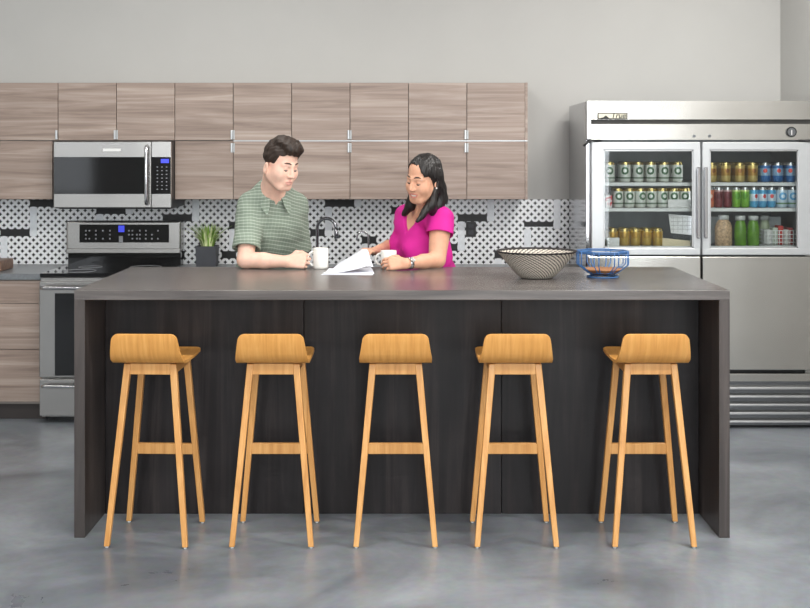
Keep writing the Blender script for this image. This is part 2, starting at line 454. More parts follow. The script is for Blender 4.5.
# ------------------------------------------------------------------ upper cabinets
DU = 7.78; YD = DU + CAMY; SU = F / DU
zt, zm, zb = ZZ(82.5, DU), ZZ(140.7, DU), ZZ(199.6, DU)
def upper(px_list, z0, z1, handles, hz, label, end=False, strip=None):
    xs = [XX(p, DU) for p in px_list]
    o = empty('wall_cabinet', ((xs[0] + xs[-1]) / 2, YD + 0.02, z0), label, 'cabinet', 'wood fronted wall cabinets')
    x1 = xs[-1] + (0.016 if end else 0)
    MB().box(xs[0] + 0.0005, xs[-1] - 0.0005, YD + 0.021, WY - 0.001, z0 + 0.0005, z1 - 0.0005).build('carcass', M['carcass'], o)
    if strip is not None: MB().box(XX(strip, DU), x1, YD - 0.003, YD + 0.02, z1 - 0.004, z1 + 0.002).build('pale_edge_strip', M['alu_white'], o)
    if end: MB().box(xs[-1] - 0.0004, x1, YD - 0.001, WY - 0.001, z0, z1).build('end_panel', M['cab'], o)
    for i, (a, b) in enumerate(zip(xs[:-1], xs[1:])):
        d = MB().box(a + 0.002, b - 0.002, YD, YD + 0.02, z0 + 0.003, z1 - 0.003, 0.001, 1).build('door', M['cab'], o)
        if handles[i]:
            hx = b - 0.002 if handles[i] == 'r' else a + 0.002
            sgn = -1 if handles[i] == 'r' else 1
            zc = z0 + 0.038 if hz == 'low' else z1 - 0.046
            w = 0.013 if handles[i] == 'r' else 0.008
            MB().box(hx, hx + sgn * w, YD - 0.012, YD, zc - 0.03, zc + 0.03, 0.002).build('edge_pull', M['alu_white'], d)
    return o
upper([-58.8, -0.4], zm, zt, [None], 'low', 'wood wall cabinet cut off by the left edge, top row')
upper([-58.8, -0.4], zb, zm, [None], 'high', 'wood wall cabinet cut off by the left edge, bottom row')
upper([-0.4, 58.0], zm, zt, ['r'], 'low', 'single door wood wall cabinet above and left of the microwave, top row')
upper([-0.4, 52.6], zb, zm, [None], 'high', 'single door wood wall cabinet right against the left side of the microwave')
upper([58.0, 116.4, 174.8], zm, zt, ['r', 'l'], 'low', 'two door wood wall cabinet sitting directly above the microwave')
cabs = [([174.8, 233.2, 291.6], 'two door wood wall cabinet above and right of the microwave, top row', 'two door wood wall cabinet right of the microwave, behind the man'),
        ([291.6, 350.0, 408.4], 'two door wood wall cabinet in the top row between the man and the woman', 'two door wood wall cabinet between the heads of man and woman, bottom row'),
        ([408.4, 466.8, 525.2], 'two door wood wall cabinet at the right end of the top row', 'two door wood wall cabinet behind the woman, right end of bottom row')]
for i, (pl, lt, lb) in enumerate(cabs):
    upper(pl, zm, zt, ['r', 'l'], 'low', lt, end=(i == 2))
    upper(pl, zb, zm, ['r', 'l'], 'high', lb, end=(i == 2), strip=max(pl[0], 233.4))

# ------------------------------------------------------------------ base cabinets and worktops
DBF = 7.50; YB = DBF + CAMY      # door fronts
RGX0 = XX(68, 8.07) + 0.002; RGX1 = RGX0 + 0.76
def base(x0, x1, drawers, label, doors=0, pulls=True):
    o = empty('base_cabinet', ((x0 + x1) / 2, YB, 0), label, 'cabinet', 'wood fronted base cabinets')
    MB().box(x0 + 0.001, x1 - 0.001, YB + 0.021, WY - 0.012, 0.1, 0.874).build('carcass', M['carcass'], o)
    MB().box(x0 + 0.001, x1 - 0.001, YB + 0.055, YB + 0.075, 0, 0.1).build('plinth', M['plinth'], o)
    for (z0, z1) in drawers:
        d = MB().box(x0 + 0.002, x1 - 0.002, YB, YB + 0.02, z0 + 0.002, z1 - 0.002, 0.001, 1).build('drawer_front', M['cab'], o)
        if pulls:
            xc = (x0 + x1) / 2
            MB().box(xc - 0.06, xc + 0.06, YB - 0.014, YB, z1 - 0.012, z1 - 0.003, 0.002).build('edge_pull', M['alu_white'], d)
    if doors:
        w = (x1 - x0) / doors
        for i in range(doors):
            d = MB().box(x0 + w * i + 0.002, x0 + w * (i + 1) - 0.002, YB, YB + 0.02, 0.105, 0.872, 0.001, 1).build('door', M['cab'], o)
            hx = x0 + w * (i + (0.9 if i % 2 == 0 else 0.1))
            MB().box(hx - 0.05, hx + 0.05, YB - 0.014, YB, 0.862, 0.871, 0.002).build('edge_pull', M['alu_white'], d)
    return o
dr = [(ZZ(402, DBF), ZZ(349.5, DBF)), (ZZ(349.5, DBF), ZZ(303.5, DBF)), (ZZ(303.5, DBF), 0.872)]
base(RGX0 - 0.76, RGX0 - 0.003, dr, 'wood base cabinet of three drawers left of the oven range')
base(RGX1 + 0.003, RGX1 + 0.85, dr, 'wood drawer base cabinet hidden behind the island, right of the range')
base(RGX1 + 0.85, RGX1 + 1.75, [], 'wood two door sink cabinet hidden behind the island', 2)
base(RGX1 + 1.75, 1.02, [], 'wood two door base cabinet hidden behind the island next to the fridge', 2)
def worktop(x0, x1, label):
    mb = MB(); mb.box(x0, x1, YB - 0.02, WY - 0.0115, 0.876, 0.914, 0.003)
    mb.thing('worktop', M['stone'], label, 'countertop', ((x0 + x1) / 2, YB, 0.876))
worktop(RGX0 - 0.765, RGX0 - 0.003, 'grey stone worktop over the drawers left of the range')
worktop(RGX1 + 0.003, 1.04, 'long grey stone worktop between the range and the fridge, behind the island')

# wooden board lying at the far left of the worktop
mb = MB(); bx = XX(-10, 7.75)
mb.box(XX(-34, 7.75), XX(8, 7.75), 2.42, 2.66, 0.9145, ZZ(259.5, 7.75), 0.005)
mb.thing('cutting_board', wood('dark_board', ((84, 62, 50), (112, 86, 70), (138, 110, 92)), (3, 30, 30)), 'thick brown wooden board on the worktop at the left edge', 'board', (bx, 2.54, 0.9145))

# ------------------------------------------------------------------ microwave
def microwave():
    d = 7.66; y = d + CAMY
    X = lambda p: XX(p, d); Z = lambda p: ZZ(p, d)
    x0, x1 = X(53.5), X(171.2); z0, z1 = Z(208.5), Z(141.5)
    o = empty('microwave_oven', ((x0 + x1) / 2, y, z0), 'stainless over the range microwave with black glass door under the wall cabinets', 'microwave')
    MB().box(x0 + 0.004, x1, y + 0.03, WY - 0.012, z0, zm - 0.002, 0.003).build('body', M['black'], o)
    mb = MB(); mb.box(x0 + 0.02, x1 - 0.02, y + 0.06, y + 0.3, z0 - 0.006, z0); mb.build('underside_grille', M['black'], o)
    dx = X(151)
    MB().box(x0, dx, y, y + 0.03, z0 + 0.005, z1, 0.004).build('door', M['steel'], o)
    dg = o.children[-1]
    MB().box(x0 + 0.003, X(144.6), y - 0.003, y + 0.001, Z(194), Z(157), 0.001).build('door_window', M['blackglass'], dg)
    hb = MB(); hx = X(147.3)
    hb.tube([(hx, y, z0 + 0.03), (hx, y - 0.03, z0 + 0.034), (hx, y - 0.034, z0 + 0.06), (hx, y - 0.034, z1 - 0.06), (hx, y - 0.03, z1 - 0.034), (hx, y, z1 - 0.03)], 0.0115, 12)
    hb.build('handle', M['chrome'], dg)
    bb = MB(); bb.box(X(103), X(121), y - 0.004, y + 0.001, Z(151.3), Z(148.6), 0.001); bb.build('maker_badge', M['white'], dg)
    MB().box(dx + 0.002, x1, y, y + 0.03, z0 + 0.005, z1, 0.003).build('control_housing', M['steel'], o)
    ch = o.children[-1]
    MB().box(dx + 0.004, x1 - 0.003, y - 0.003, y + 0.001, Z(194), Z(157), 0.001).build('control_panel', M['blackglass'], ch)
    MB().box(X(161), X(169), y - 0.0045, y - 0.003, Z(163), Z(159)).build('display', M['display'], o)
    for r in range(7):
        for c in range(3):
            kx = X(157.5 + c * 4.6); kz = Z(167 + r * 3.7)
            MB().box(kx - 0.0045, kx + 0.0045, y - 0.0042, y - 0.003, kz - 0.0025, kz + 0.0025).build('key', M['icon'], o)
microwave()

# ------------------------------------------------------------------ range
def oven_range():
    d = 7.45; y = d + CAMY
    x0, x1 = RGX0, RGX1
    X = lambda p: XX(p, d); Z = lambda p: ZZ(p, d)
    o = empty('oven_range', ((x0 + x1) / 2, y, 0), 'stainless oven range with black glass cooktop and raised rear control panel', 'oven')
    MB().box(x0, x1, y + 0.03, WY - 0.012, 0.03, 0.895).build('body', M['steel_v'], o)
    MB().box(x0 + 0.03, x1 - 0.03, y + 0.06, y + 0.5, 0.0, 0.03).build('plinth', M['black'], o)
    ct = MB(); ct.box(x0 - 0.002, x1 + 0.002, y - 0.01, 2.86, 0.896, 0.92, 0.004)
    ct.build('cooktop', M['blackglass'], o); cko = o.children[-1]
    for (bx, by, br) in ((0.2, 0.16, 0.1), (0.56, 0.16, 0.085), (0.2, 0.42, 0.075), (0.56, 0.42, 0.1)):
        rb = MB(); cx, cy = x0 + bx, y + by
        rb.tube([(cx + br * math.cos(a * PI / 16), cy + br * math.sin(a * PI / 16), 0.9205) for a in range(32)], 0.0012, 6, closed=True)
        rb.build('burner_ring', M['icon'], cko)
    MB().box(x0, x1, y, y + 0.03, Z(291), 0.893, 0.003).build('front_rail', M['steel'], o)
    dz0, dz1 = Z(376.5), Z(281)
    MB().box(x0 + 0.002, x1 - 0.002, y - 0.035, y + 0.028, dz0, dz1, 0.005).build('oven_door', M['steel'], o)
    dr_ = o.children[-1]
    MB().box(X(56.5), x1 - 0.09, y - 0.038, y - 0.034, dz0 + 0.012, Z(292.5), 0.001).build('oven_window', M['blackglass'], dr_)
    hz = Z(286.5)
    MB().tube([(x0 + 0.03, y - 0.035, hz), (x0 + 0.03, y - 0.075, hz), (x0 + 0.05, y - 0.085, hz), (x1 - 0.05, y - 0.085, hz), (x1 - 0.03, y - 0.075, hz), (x1 - 0.03, y - 0.035, hz)], 0.012, 12).build('handle', M['chrome'], dr_)
    MB().box(x0 + 0.002, x1 - 0.002, y - 0.03, y + 0.028, 0.045, dz0 - 0.012, 0.004).build('warming_drawer', M['steel'], o)
    wd = o.children[-1]
    hz = Z(384.5)
    MB().tube([(x0 + 0.03, y - 0.03, hz), (x0 + 0.03, y - 0.06, hz), (x0 + 0.05, y - 0.07, hz), (x1 - 0.05, y - 0.07, hz), (x1 - 0.03, y - 0.06, hz), (x1 - 0.03, y - 0.03, hz)], 0.01, 12).build('handle', M['chrome'], wd)
    # rear console
    d2 = 8.02; y2 = d2 + CAMY; X2 = lambda p: XX(p, d2); Z2 = lambda p: ZZ(p, d2)
    MB().box(x0 - 0.001, x1 + 0.001, y2, WY - 0.012, Z2(252), Z2(221), 0.012, 3).build('console', M['steel'], o)
    MB().box(x0 + 0.004, x1 - 0.004, y2 + 0.03, WY - 0.012, 0.9, Z2(250)).build('console_base', M['blackglass'], o)
    cs = MB(); cs.box(x0, x1, y2 - 0.008, y2 + 0.02, Z2(253.5), Z2(248.5), 0.005, 3); cs.build('console_lip', M['steel'], o)
    MB().box(X2(79.5), X2(169), y2 - 0.003, y2 + 0.001, Z2(242.5), Z2(224.5), 0.001).build('control_panel', M['blackglass'], o)
    MB().box(X2(118.5), X2(124.5), y2 - 0.0045, y2 - 0.003, Z2(232), Z2(225.5)).build('display', M['display'], o)
    for c in (86, 89.5, 96, 103, 110, 129, 132.5, 137, 140, 146, 152, 158):
        for r in (230.5, 234.5, 238.5):
            if (c * 7 + r * 2) % 5 < 1: continue
            MB().box(X2(c) - 0.005, X2(c) + 0.005, y2 - 0.0042, y2 - 0.003, Z2(r) - 0.006, Z2(r) + 0.004).build('key', M['icon'], o)
    MB().box(X2(119), X2(123), y2 - 0.0042, y2 - 0.003, Z2(242), Z2(236)).build('key', M['icon'], o)
oven_range()
# ------------------------------------------------------------------ island
ITOP = 1.067; IB = 1.09
def island():
    x0, x1 = -1.4125, 1.4125; t = 0.046
    o = empty('kitchen_island', (0, 0, 0), 'long dark stained timber island with waterfall sides and overhanging top', 'island')
    MB().box(x0, x1, 0, IB, ITOP - 0.042, ITOP, 0.002, 2).build('worktop', M['darktop'], o)
    for s in (-1, 1):
        a, b = (x0, x0 + t) if s < 0 else (x1 - t, x1)
        MB().box(a, b, 0.0005, IB, 0, ITOP - 0.042, 0.001, 1).build('waterfall_side', M['darkside'], o)
    d = 5.55; y = 0.35
    seams = [x0 + t, XX(304, d), XX(501.5, d), x1 - t]
    for a, b in zip(seams[:-1], seams[1:]):
        MB().box(a + 0.002, b - 0.002, y, y + 0.02, 0.0, ITOP - 0.043, 0.001, 1).build('front_panel', M['dark'], o)
    MB().box(x0 + t, x1 - t, y + 0.021, IB - 0.03, 0.0, ITOP - 0.043).build('core', M['black'], o)
    w = (x1 - x0 - 2 * t) / 4
    for k in range(4):
        bd = MB().box(x0 + t + w * k + 0.002, x0 + t + w * (k + 1) - 0.002, IB - 0.03, IB - 0.01, 0.08, ITOP - 0.046, 0.001, 1).build('rear_door', M['dark'], o)
island()

# ------------------------------------------------------------------ bar stools
def make_stool():
    o = empty('bar_stool', (0, 0, 0), group='honey oak bar stools along the island')
    # seat: one bent plywood shell. profile (y, z) from the lip nearest the room to the far lip
    prof = [(y_ + 0.022, z_) for y_, z_ in [(-0.2275, 0.903), (-0.2265, 0.893), (-0.223, 0.875), (-0.217, 0.852), (-0.208, 0.828), (-0.195, 0.808), (-0.177, 0.792), (-0.15, 0.781), (-0.11, 0.775),
            (-0.05, 0.7735), (0.02, 0.7735), (0.08, 0.7735), (0.12, 0.775), (0.15, 0.7765), (0.172, 0.778), (0.187, 0.780), (0.197, 0.783)]]
    # arc length
    S = [0.0]
    for a, b in zip(prof[:-1], prof[1:]): S.append(S[-1] + math.hypot(b[0] - a[0], b[1] - a[1]))
    T = S[-1]
    bm = bmesh.new(); rows = []; nu = 14
    # dense rows near both ends for the rounded corners
    samples = sorted(set([0, .002, .005, .009, .014, .02, .027] + [T - q for q in (0, .002, .005, .009, .014, .02, .027)] + [T * k / 26 for k in range(2, 25)]))
    for s in samples:
        i = max(0, min(len(S) - 2, next((k for k in range(len(S) - 1) if S[k + 1] >= s), len(S) - 2)))
        u = (s - S[i]) / (S[i + 1] - S[i])
        yy = prof[i][0] + (prof[i + 1][0] - prof[i][0]) * u; zz = prof[i][1] + (prof[i + 1][1] - prof[i][1]) * u
        hw = 0.135 + 0.018 * min(1, s / 0.115)
        r = 0.024; e = min(s, T - s)
        if e < r: hw -= r - math.sqrt(max(0, r * r - (r - e) ** 2))
        rows.append([bm.verts.new((hw * (2 * k / nu - 1), yy, zz)) for k in range(nu + 1)])
    for a, b in zip(rows[:-1], rows[1:]):
        for k in range(nu):
            f = bm.faces.new((a[k], a[k + 1], b[k + 1], b[k])); f.smooth = True
    bmesh.ops.recalc_face_normals(bm, faces=bm.faces[:])
    up = sum((f.normal.z for f in bm.faces))
    if up < 0: bmesh.ops.reverse_faces(bm, faces=bm.faces[:])
    bmesh.ops.solidify(bm, geom=bm.faces[:], thickness=0.012)
    me = bpy.data.meshes.new('seat'); bm.to_mesh(me); bm.free(); me.set_sharp_from_angle(angle=0.7)
    link_mesh('seat', me, M['ply'], o)
    zt_ = 0.761
    for sx in (-1, 1):
        for sy in (-1, 1):
            top = Vector((sx * 0.0975, (0.158 if sy > 0 else -0.095), zt_)); bot = Vector((sx * 0.166, sy * 0.176, 0.006))
            lg = MB().taper(bot, top, 0.0115, 0.0145, bev=0.003).build('leg', M['oak'], o)
            MB().cyl(bot + Vector((0, 0, -0.006)), bot + Vector((0, 0, 0.001)), 0.007, 10).build('foot_glide', M['white'], lg)
    for sy in (-1, 1):
        y = 0.160 if sy > 0 else -0.098
        MB().poly([(-0.086, 0.762), (0.086, 0.762), (0.0895, 0.716), (-0.0895, 0.716)], y - 0.009, y + 0.009).build('apron', M['oak'], o)
    for sx in (-1, 1):
        mb = MB(); x = sx * 0.0985
        mb.box(x - 0.009, x + 0.009, -0.082, 0.144, 0.718, 0.761, 0.001, 1); mb.build('apron', M['oak'], o)
    zf = 0.335; k = (zt_ - zf) / zt_
    yf = 0.158 + 0.018 * k; xf = 0.0975 + 0.0685 * k
    MB().box(-xf + 0.011, xf - 0.011, yf - 0.011, yf + 0.011, zf - 0.024, zf + 0.024, 0.002, 1).build('footrest', M['oak'], o)
    return o
LAB = ['honey oak bar stool nearest the left side of the dark island, leftmost of five',
       'honey oak bar stool second from the left, in front of the man',
       'honey oak bar stool in the middle of the row of five along the island',
       'honey oak bar stool second from the right, right of the middle one',
       'honey oak bar stool nearest the right waterfall side, rightmost of five']
st0 = make_stool()
for i, (x, rz) in enumerate(((-1.068, -0.04), (-0.548, 0.0), (-0.027, 0.0), (0.482, 0.0), (1.060, 0.0))):
    s_ = st0 if i == 0 else copy_tree(st0)
    s_.location = (x, 0.045, 0); s_.rotation_euler.z = rz; s_['label'] = LAB[i]; s_['category'] = 'bar stool'

# ------------------------------------------------------------------ bowls on the island
def woven_mat():
    m, nt, b = new_mat('woven_two_tone_fibre'); N, L = nt.nodes, nt.links
    setv(b, rough=0.75)
    tc = N.new('ShaderNodeTexCoord'); sx = N.new('ShaderNodeSeparateXYZ'); L.new(tc.outputs['Object'], sx.inputs[0])
    def mt(op, a, bb=None):
        n = N.new('ShaderNodeMath'); n.operation = op
        for k, v in enumerate((a, bb)):
            if v is None: continue
            if isinstance(v, (int, float)): n.inputs[k].default_value = v
            else: L.new(v, n.inputs[k])
        return n.outputs[0]
    ang = mt('ARCTAN2', sx.outputs[1], sx.outputs[0])
    z = sx.outputs[2]
    sp = mt('ADD', mt('MULTIPLY', ang, 44 / (2 * PI)), mt('MULTIPLY', z, 78.0))     # dark strands spiralling up the wall
    coil = mt('MULTIPLY', z, 150.0)                                                # coils stacked bottom to rim
    a = mt('SINE', mt('MULTIPLY', sp, 2 * PI)); c = mt('SINE', mt('MULTIPLY', coil, 2 * PI))
    k = mt('GREATER_THAN', mt('ADD', a, mt('MULTIPLY', c, 0.75)), 0.28)
    rim = mt('GREATER_THAN', z, 0.1225)
    k = mt('MAXIMUM', k, rim)
    mx = N.new('ShaderNodeMix'); mx.data_type = 'RGBA'; L.new(k, mx.inputs[0])
    mx.inputs[6].default_value = lin((214, 205, 192)); mx.inputs[7].default_value = lin((38, 34, 34))
    L.new(mx.outputs[2], b.inputs['Base Color'])
    bp = N.new('ShaderNodeBump'); bp.inputs['Strength'].default_value = 0.5; bp.inputs['Distance'].default_value = 0.003
    L.new(c, bp.inputs['Height']); L.new(bp.outputs['Normal'], b.inputs['Normal'])
    return m
bc = Vector((XX(536.5, 5.73), 5.73 + CAMY, ITOP))
mb = MB()
prof = [(0.001, 0.003), (0.074, 0.002), (0.082, 0.006), (0.097, 0.02), (0.118, 0.042), (0.139, 0.066), (0.158, 0.09), (0.172, 0.108), (0.184, 0.121), (0.191, 0.128),
        (0.190, 0.131), (0.184, 0.128), (0.166, 0.110), (0.152, 0.092), (0.133, 0.068), (0.112, 0.045), (0.091, 0.024), (0.076, 0.011), (0.001, 0.009)]
mb.lathe(bc, prof, 64)
mb.thing('woven_bowl', woven_mat(), 'wide woven fibre bowl with black and cream spiral pattern on the island', 'bowl', bc, smooth=True)

def wire_bowl():
    d = 5.76; c = Vector((XX(602.5, d), d + CAMY, ITOP))
    o = empty('wire_bowl', c, 'blue wire fruit bowl with brown wrapped base standing on the island', 'bowl')
    blue = plain('blue_powder_coat', (58, 104, 158), 0.4, noise=0.03)
    tan = plain('brown_cord_wrap', (150, 104, 68), 0.75, noise=0.25, nscale=120)
    def ring(r, z, n=8, ph=PI / 8): return [c + Vector((r * math.cos(2*PI*k/n + ph), r * math.sin(2*PI*k/n + ph), z)) for k in range(n)]
    R = 0.125; w = 0.0028
    def polyring(r, z, name, rad=w, m=blue, n=8, parent=o):
        pts = ring(r, z, n); out = []
        for a, b in zip(pts, pts[1:] + pts[:1]):
            for k in range(4): out.append(a.lerp(b, k / 4))
        return MB().tube(out, rad, 8, closed=True).build(name, m, parent)
    polyring(R, 0.125, 'rim', 0.0034); polyring(R - 0.003, 0.118, 'rim', 0.003)
    polyring(0.075, 0.024, 'lower_ring')
    polyring(0.074, 0.004, 'base_ring', 0.0034, n=24)
    polyring(0.068, 0.0035, 'base_ring', 0.003, n=24)
    # paired upright wires: down the wall, then pinched towards the base
    for k in range(8):
        a = 2 * PI * k / 8 + PI / 8
        u = Vector((math.cos(a), math.sin(a), 0)); t = Vector((-math.sin(a), math.cos(a), 0))
        for s in (-1, 1):
            pts = [c + u * (R - 0.001) * 0.99 + t * s * 0.012 + Vector((0, 0, 0.124)), c + u * R * 0.98 + t * s * 0.011 + Vector((0, 0, 0.062)),
                   c + u * 0.076 + t * s * 0.006 + Vector((0, 0, 0.026)), c + u * 0.05 + t * s * 0.004 + Vector((0, 0, 0.016))]
            MB().tube(pts, w, 6).build('upright_wire', blue, o)
    mb = MB()
    mb.lathe(c, [(0.001, 0.014), (0.045, 0.014), (0.07, 0.021), (0.094, 0.037), (0.0965, 0.039), (0.094, 0.0415), (0.07, 0.0265), (0.045, 0.02), (0.001, 0.02)], 8)
    ob = mb.build('cord_wrap', tan, o)
    for k in range(4):
        a = 2 * PI * k / 4 + 0.3
        MB().tube([c + Vector((0.06 * math.cos(a), 0.06 * math.sin(a), 0.018)), c + Vector((0.071 * math.cos(a), 0.071 * math.sin(a), 0.004))], w, 6).build('foot_wire', blue, o)
wire_bowl()

# ------------------------------------------------------------------ mugs and papers
M['mug'] = plain('cream_ceramic', (236, 234, 228), 0.25, noise=0.02)
M['coffee'] = plain('coffee', (60, 38, 24), 0.15)
def mug(px, d, r, h, ang, label):
    c = Vector((XX(px, d), d + CAMY, ITOP))
    o = empty('coffee_mug', c, label, 'mug', 'white coffee mugs')
    mb = MB()
    mb.lathe(c, [(0.001, 0.002), (r * 0.86, 0.0), (r * 0.95, 0.004), (r, 0.014), (r, h - 0.003), (r - 0.0015, h), (r - 0.004, h - 0.002), (r - 0.0045, 0.012), (0.001, 0.01)], 36)
    b = mb.build('cup', M['mug'], o, smooth=True)
    u = Vector((math.cos(ang), math.sin(ang), 0)); pts = []
    for k in range(13):
        t = -PI / 2 + PI * k / 12
        pts.append(c + u * (r - 0.003 + 0.03 * math.cos(t)) + Vector((0, 0, h * 0.5 + h * 0.33 * math.sin(t))))
    MB().tube(pts, 0.0052, 10).build('handle', M['mug'], o)
    mb = MB(); mb.lathe(c, [(0.001, h * 0.8), (r - 0.0046, h * 0.8)], 30); mb.build('coffee', M['coffee'], o)
mug(320.8, 6.19, 0.0395, 0.107, PI * 1.06, 'tall white mug held by the man in green')
mug(388.6, 6.21, 0.0415, 0.092, PI * 0.95, 'white mug behind the hand of the woman in pink')

M['paper'] = plain('white_paper', (226, 229, 237), 0.7, noise=0.015)
def sheet(name, A, B, C_, D, lift, label, grp=None, thick=0.0009):
    """a page with corners A B C D (near-left, near-right, far-right, far-left) and a raised bend"""
    n = 14; bm = bmesh.new(); rows = []
    A, B, C_, D = map(Vector, (A, B, C_, D))
    for i in range(n + 1):
        v = i / n; r = []
        for j in range(n + 1):
            u = j / n
            p = A.lerp(B, u).lerp(D.lerp(C_, u), v)
            p.z += lift(u, v)
            r.append(bm.verts.new(p))
        rows.append(r)
    for i in range(n):
        for j in range(n):
            f = bm.faces.new((rows[i][j], rows[i][j + 1], rows[i + 1][j + 1], rows[i + 1][j])); f.smooth = True
    bmesh.ops.recalc_face_normals(bm, faces=bm.faces[:]); bm.normal_update()
    bmesh.ops.solidify(bm, geom=bm.faces[:], thickness=thick)
    base_ = (A + B + C_ + D) / 4; base_.z = ITOP
    bmesh.ops.translate(bm, vec=-base_, verts=bm.verts[:])
    bmesh.ops.recalc_face_normals(bm, faces=bm.faces[:])
    me = bpy.data.meshes.new(name); bm.to_mesh(me); bm.free(); me.set_sharp_from_angle(angle=0.7)
    o = link_mesh(name, me, M['paper']); o.location = base_
    return tag(o, label, 'paper', grp)
def T3(px, py_d, z=0.0): return (XX(px, py_d), py_d + CAMY, ITOP + z)
# flat pages, then the page the woman lifts by its far right corner
sheet('paper_sheet', T3(321, 5.87, 0.0012), T3(373, 5.85, 0.0012), T3(373, 6.13, 0.0012), T3(331, 6.15, 0.0012), lambda u, v: 0.0, 'lowest white page lying flat on the island between the two mugs', 'loose white pages')
sheet('paper_sheet', T3(324, 5.89, 0.0032), T3(374.5, 5.9, 0.0032), T3(371, 6.16, 0.004), T3(329, 6.18, 0.004), lambda u, v: 0.016 * max(0, u - 0.55) * v, 'middle white page of the sheaf on the island', 'loose white pages')
def lift3(u, v):
    q = max(0.0, min(1.0, (u * 0.75 + v * 0.6 - 0.22) / 1.0))
    return 0.094 * q ** 1.35 * (1.0 - 0.35 * max(0, u - 0.86) / 0.14 * (1 - v))
sheet('paper_sheet', T3(323, 5.92, 0.006), T3(373.5, 5.95, 0.006), T3(367, 6.2, 0.006), T3(340, 6.22, 0.006), lift3, 'curled white page whose corner is raised by the woman', 'loose white pages')

# ------------------------------------------------------------------ plant and taps on the rear worktop
def plant():
    d = 7.98; c = Vector((XX(207.3, d), d + CAMY, 0.914))
    o = empty('potted_plant', c, 'small green leafy plant in a square charcoal pot behind the island', 'plant')
    w = 0.0675; h = 0.137
    mb = MB()
    mb.ring_loft([[c + Vector((sx * a, sy * a, z)) for sx, sy in ((-1,-1),(1,-1),(1,1),(-1,1))] for a, z in ((w * 0.92, 0.001), (w, h), (w - 0.006, h), (w - 0.006, h - 0.012))], smooth=False)
    mb.build('pot', M['charcoal'], o)
    rnd = random.Random(4)
    lm = []
    for name, cc in (('leaf_green', (134, 172, 74)), ('leaf_pale', (220, 232, 172))):
        lm.append(plain(name, cc, 0.5, noise=0.25, nscale=30))
    mb = MB()
    for k in range(170):
        a = rnd.uniform(0, 2 * PI); r0 = rnd.uniform(0, 0.042); L_ = rnd.uniform(0.07, 0.175); lean = rnd.uniform(0.02, 0.8)
        wd = rnd.uniform(0.0035, 0.008); mb.mi = 0 if rnd.random() < 0.6 else 1
        u = Vector((math.cos(a), math.sin(a), 0)); t = Vector((-u.y, u.x, 0))
        p0 = c + u * r0 + Vector((0, 0, h - 0.014)); pts = []
        for q in range(6):
            s = q / 5
            pts.append((p0 + u * (L_ * lean * s * s) + Vector((0, 0, L_ * (s - 0.25 * lean * s * s))), wd * math.sin(PI * (0.15 + 0.85 * s)) + 0.0004))
        va = [mb.b.verts.new(p - t * w_) for p, w_ in pts]; vm = [mb.b.verts.new(p + u * 0.002 - Vector((0, 0, 0.001))) for p, w_ in pts]; vb = [mb.b.verts.new(p + t * w_) for p, w_ in pts]
        for q in range(5):
            for A_, B_ in ((va, vm), (vm, vb)):
                f = mb.b.faces.new((A_[q], B_[q], B_[q + 1], A_[q + 1])); f.smooth = True; f.material_index = mb.mi
    mb.build('foliage', lm, o)
    mb = MB(); mb.box(c.x - w + 0.008, c.x + w - 0.008, c.y - w + 0.008, c.y + w - 0.008, c.z + h - 0.03, c.z + h - 0.013); mb.build('soil', M['plinth'], o)
plant()

def arc(c0, px_x, top, r, ang, n=14):
    u = Vector((math.cos(ang), math.sin(ang), 0)); pts = []
    for k in range(n + 1):
        t = PI - PI * k / n
        pts.append(c0 + u * (r + r * math.cos(t)) + Vector((0, 0, top + r * math.sin(t))))
    return pts
def tap_main():
    d = 7.93; c = Vector((XX(317.2, d), d + CAMY, 0.914))
    o = empty('kitchen_tap', c, 'tall chrome gooseneck tap with spray head between the man and the papers', 'tap')
    m = plain('dark_chrome', (150, 150, 155), 0.16, 1.0, noise=0.02)
    z0 = ZZ(228.5, d) - 0.914; r = (XX(336.5, d) - XX(317.2, d)) / 2 / math.cos(0.35)
    pts = [c + Vector((0, 0, 0.0)), c + Vector((0, 0, z0 * 0.5))] + arc(c, 0, z0, r, -0.35)
    MB().tube(pts, 0.0105, 14).build('neck', m, o)
    e = pts[-1]
    MB().tube([e + Vector((0, 0, 0.004)), e + Vector((0.002, 0, -0.03)), e + Vector((0.004, 0, -0.062))], [0.0125, 0.0145, 0.017], 14).build('spray_head', m, o)
    mb = MB(); mb.lathe(c, [(0.001, 0.0), (0.028, 0.0), (0.028, 0.008), (0.02, 0.014), (0.019, 0.05), (0.001, 0.052)], 24); mb.build('base', m, o)
    MB().tube([c + Vector((0.018, 0, 0.034)), c + Vector((0.06, -0.01, 0.05)), c + Vector((0.085, -0.012, 0.06))], [0.007, 0.006, 0.005], 10).build('lever', m, o)
tap_main()
def tap_small():
    d = 7.93; c = Vector((XX(368.4, d), d + CAMY, 0.914))
    o = empty('filter_tap', c, 'slim pale filtered water tap behind the raised papers', 'tap')
    z0 = ZZ(237.5, d) - 0.914; r = (XX(368.4, d) - XX(357, d)) / 2
    pts = [c, c + Vector((0, 0, z0 * 0.6))] + arc(c, 0, z0, r, PI + 0.1)
    pts.append(pts[-1] + Vector((-0.003, 0, -0.018)))
    MB().tube(pts, 0.0058, 12).build('neck', M['chrome'], o)
    mb = MB(); mb.lathe(c, [(0.001, 0.0), (0.02, 0.0), (0.02, 0.006), (0.011, 0.012), (0.01, 0.04), (0.001, 0.042)], 20); mb.build('base', M['chrome'], o)
tap_small()
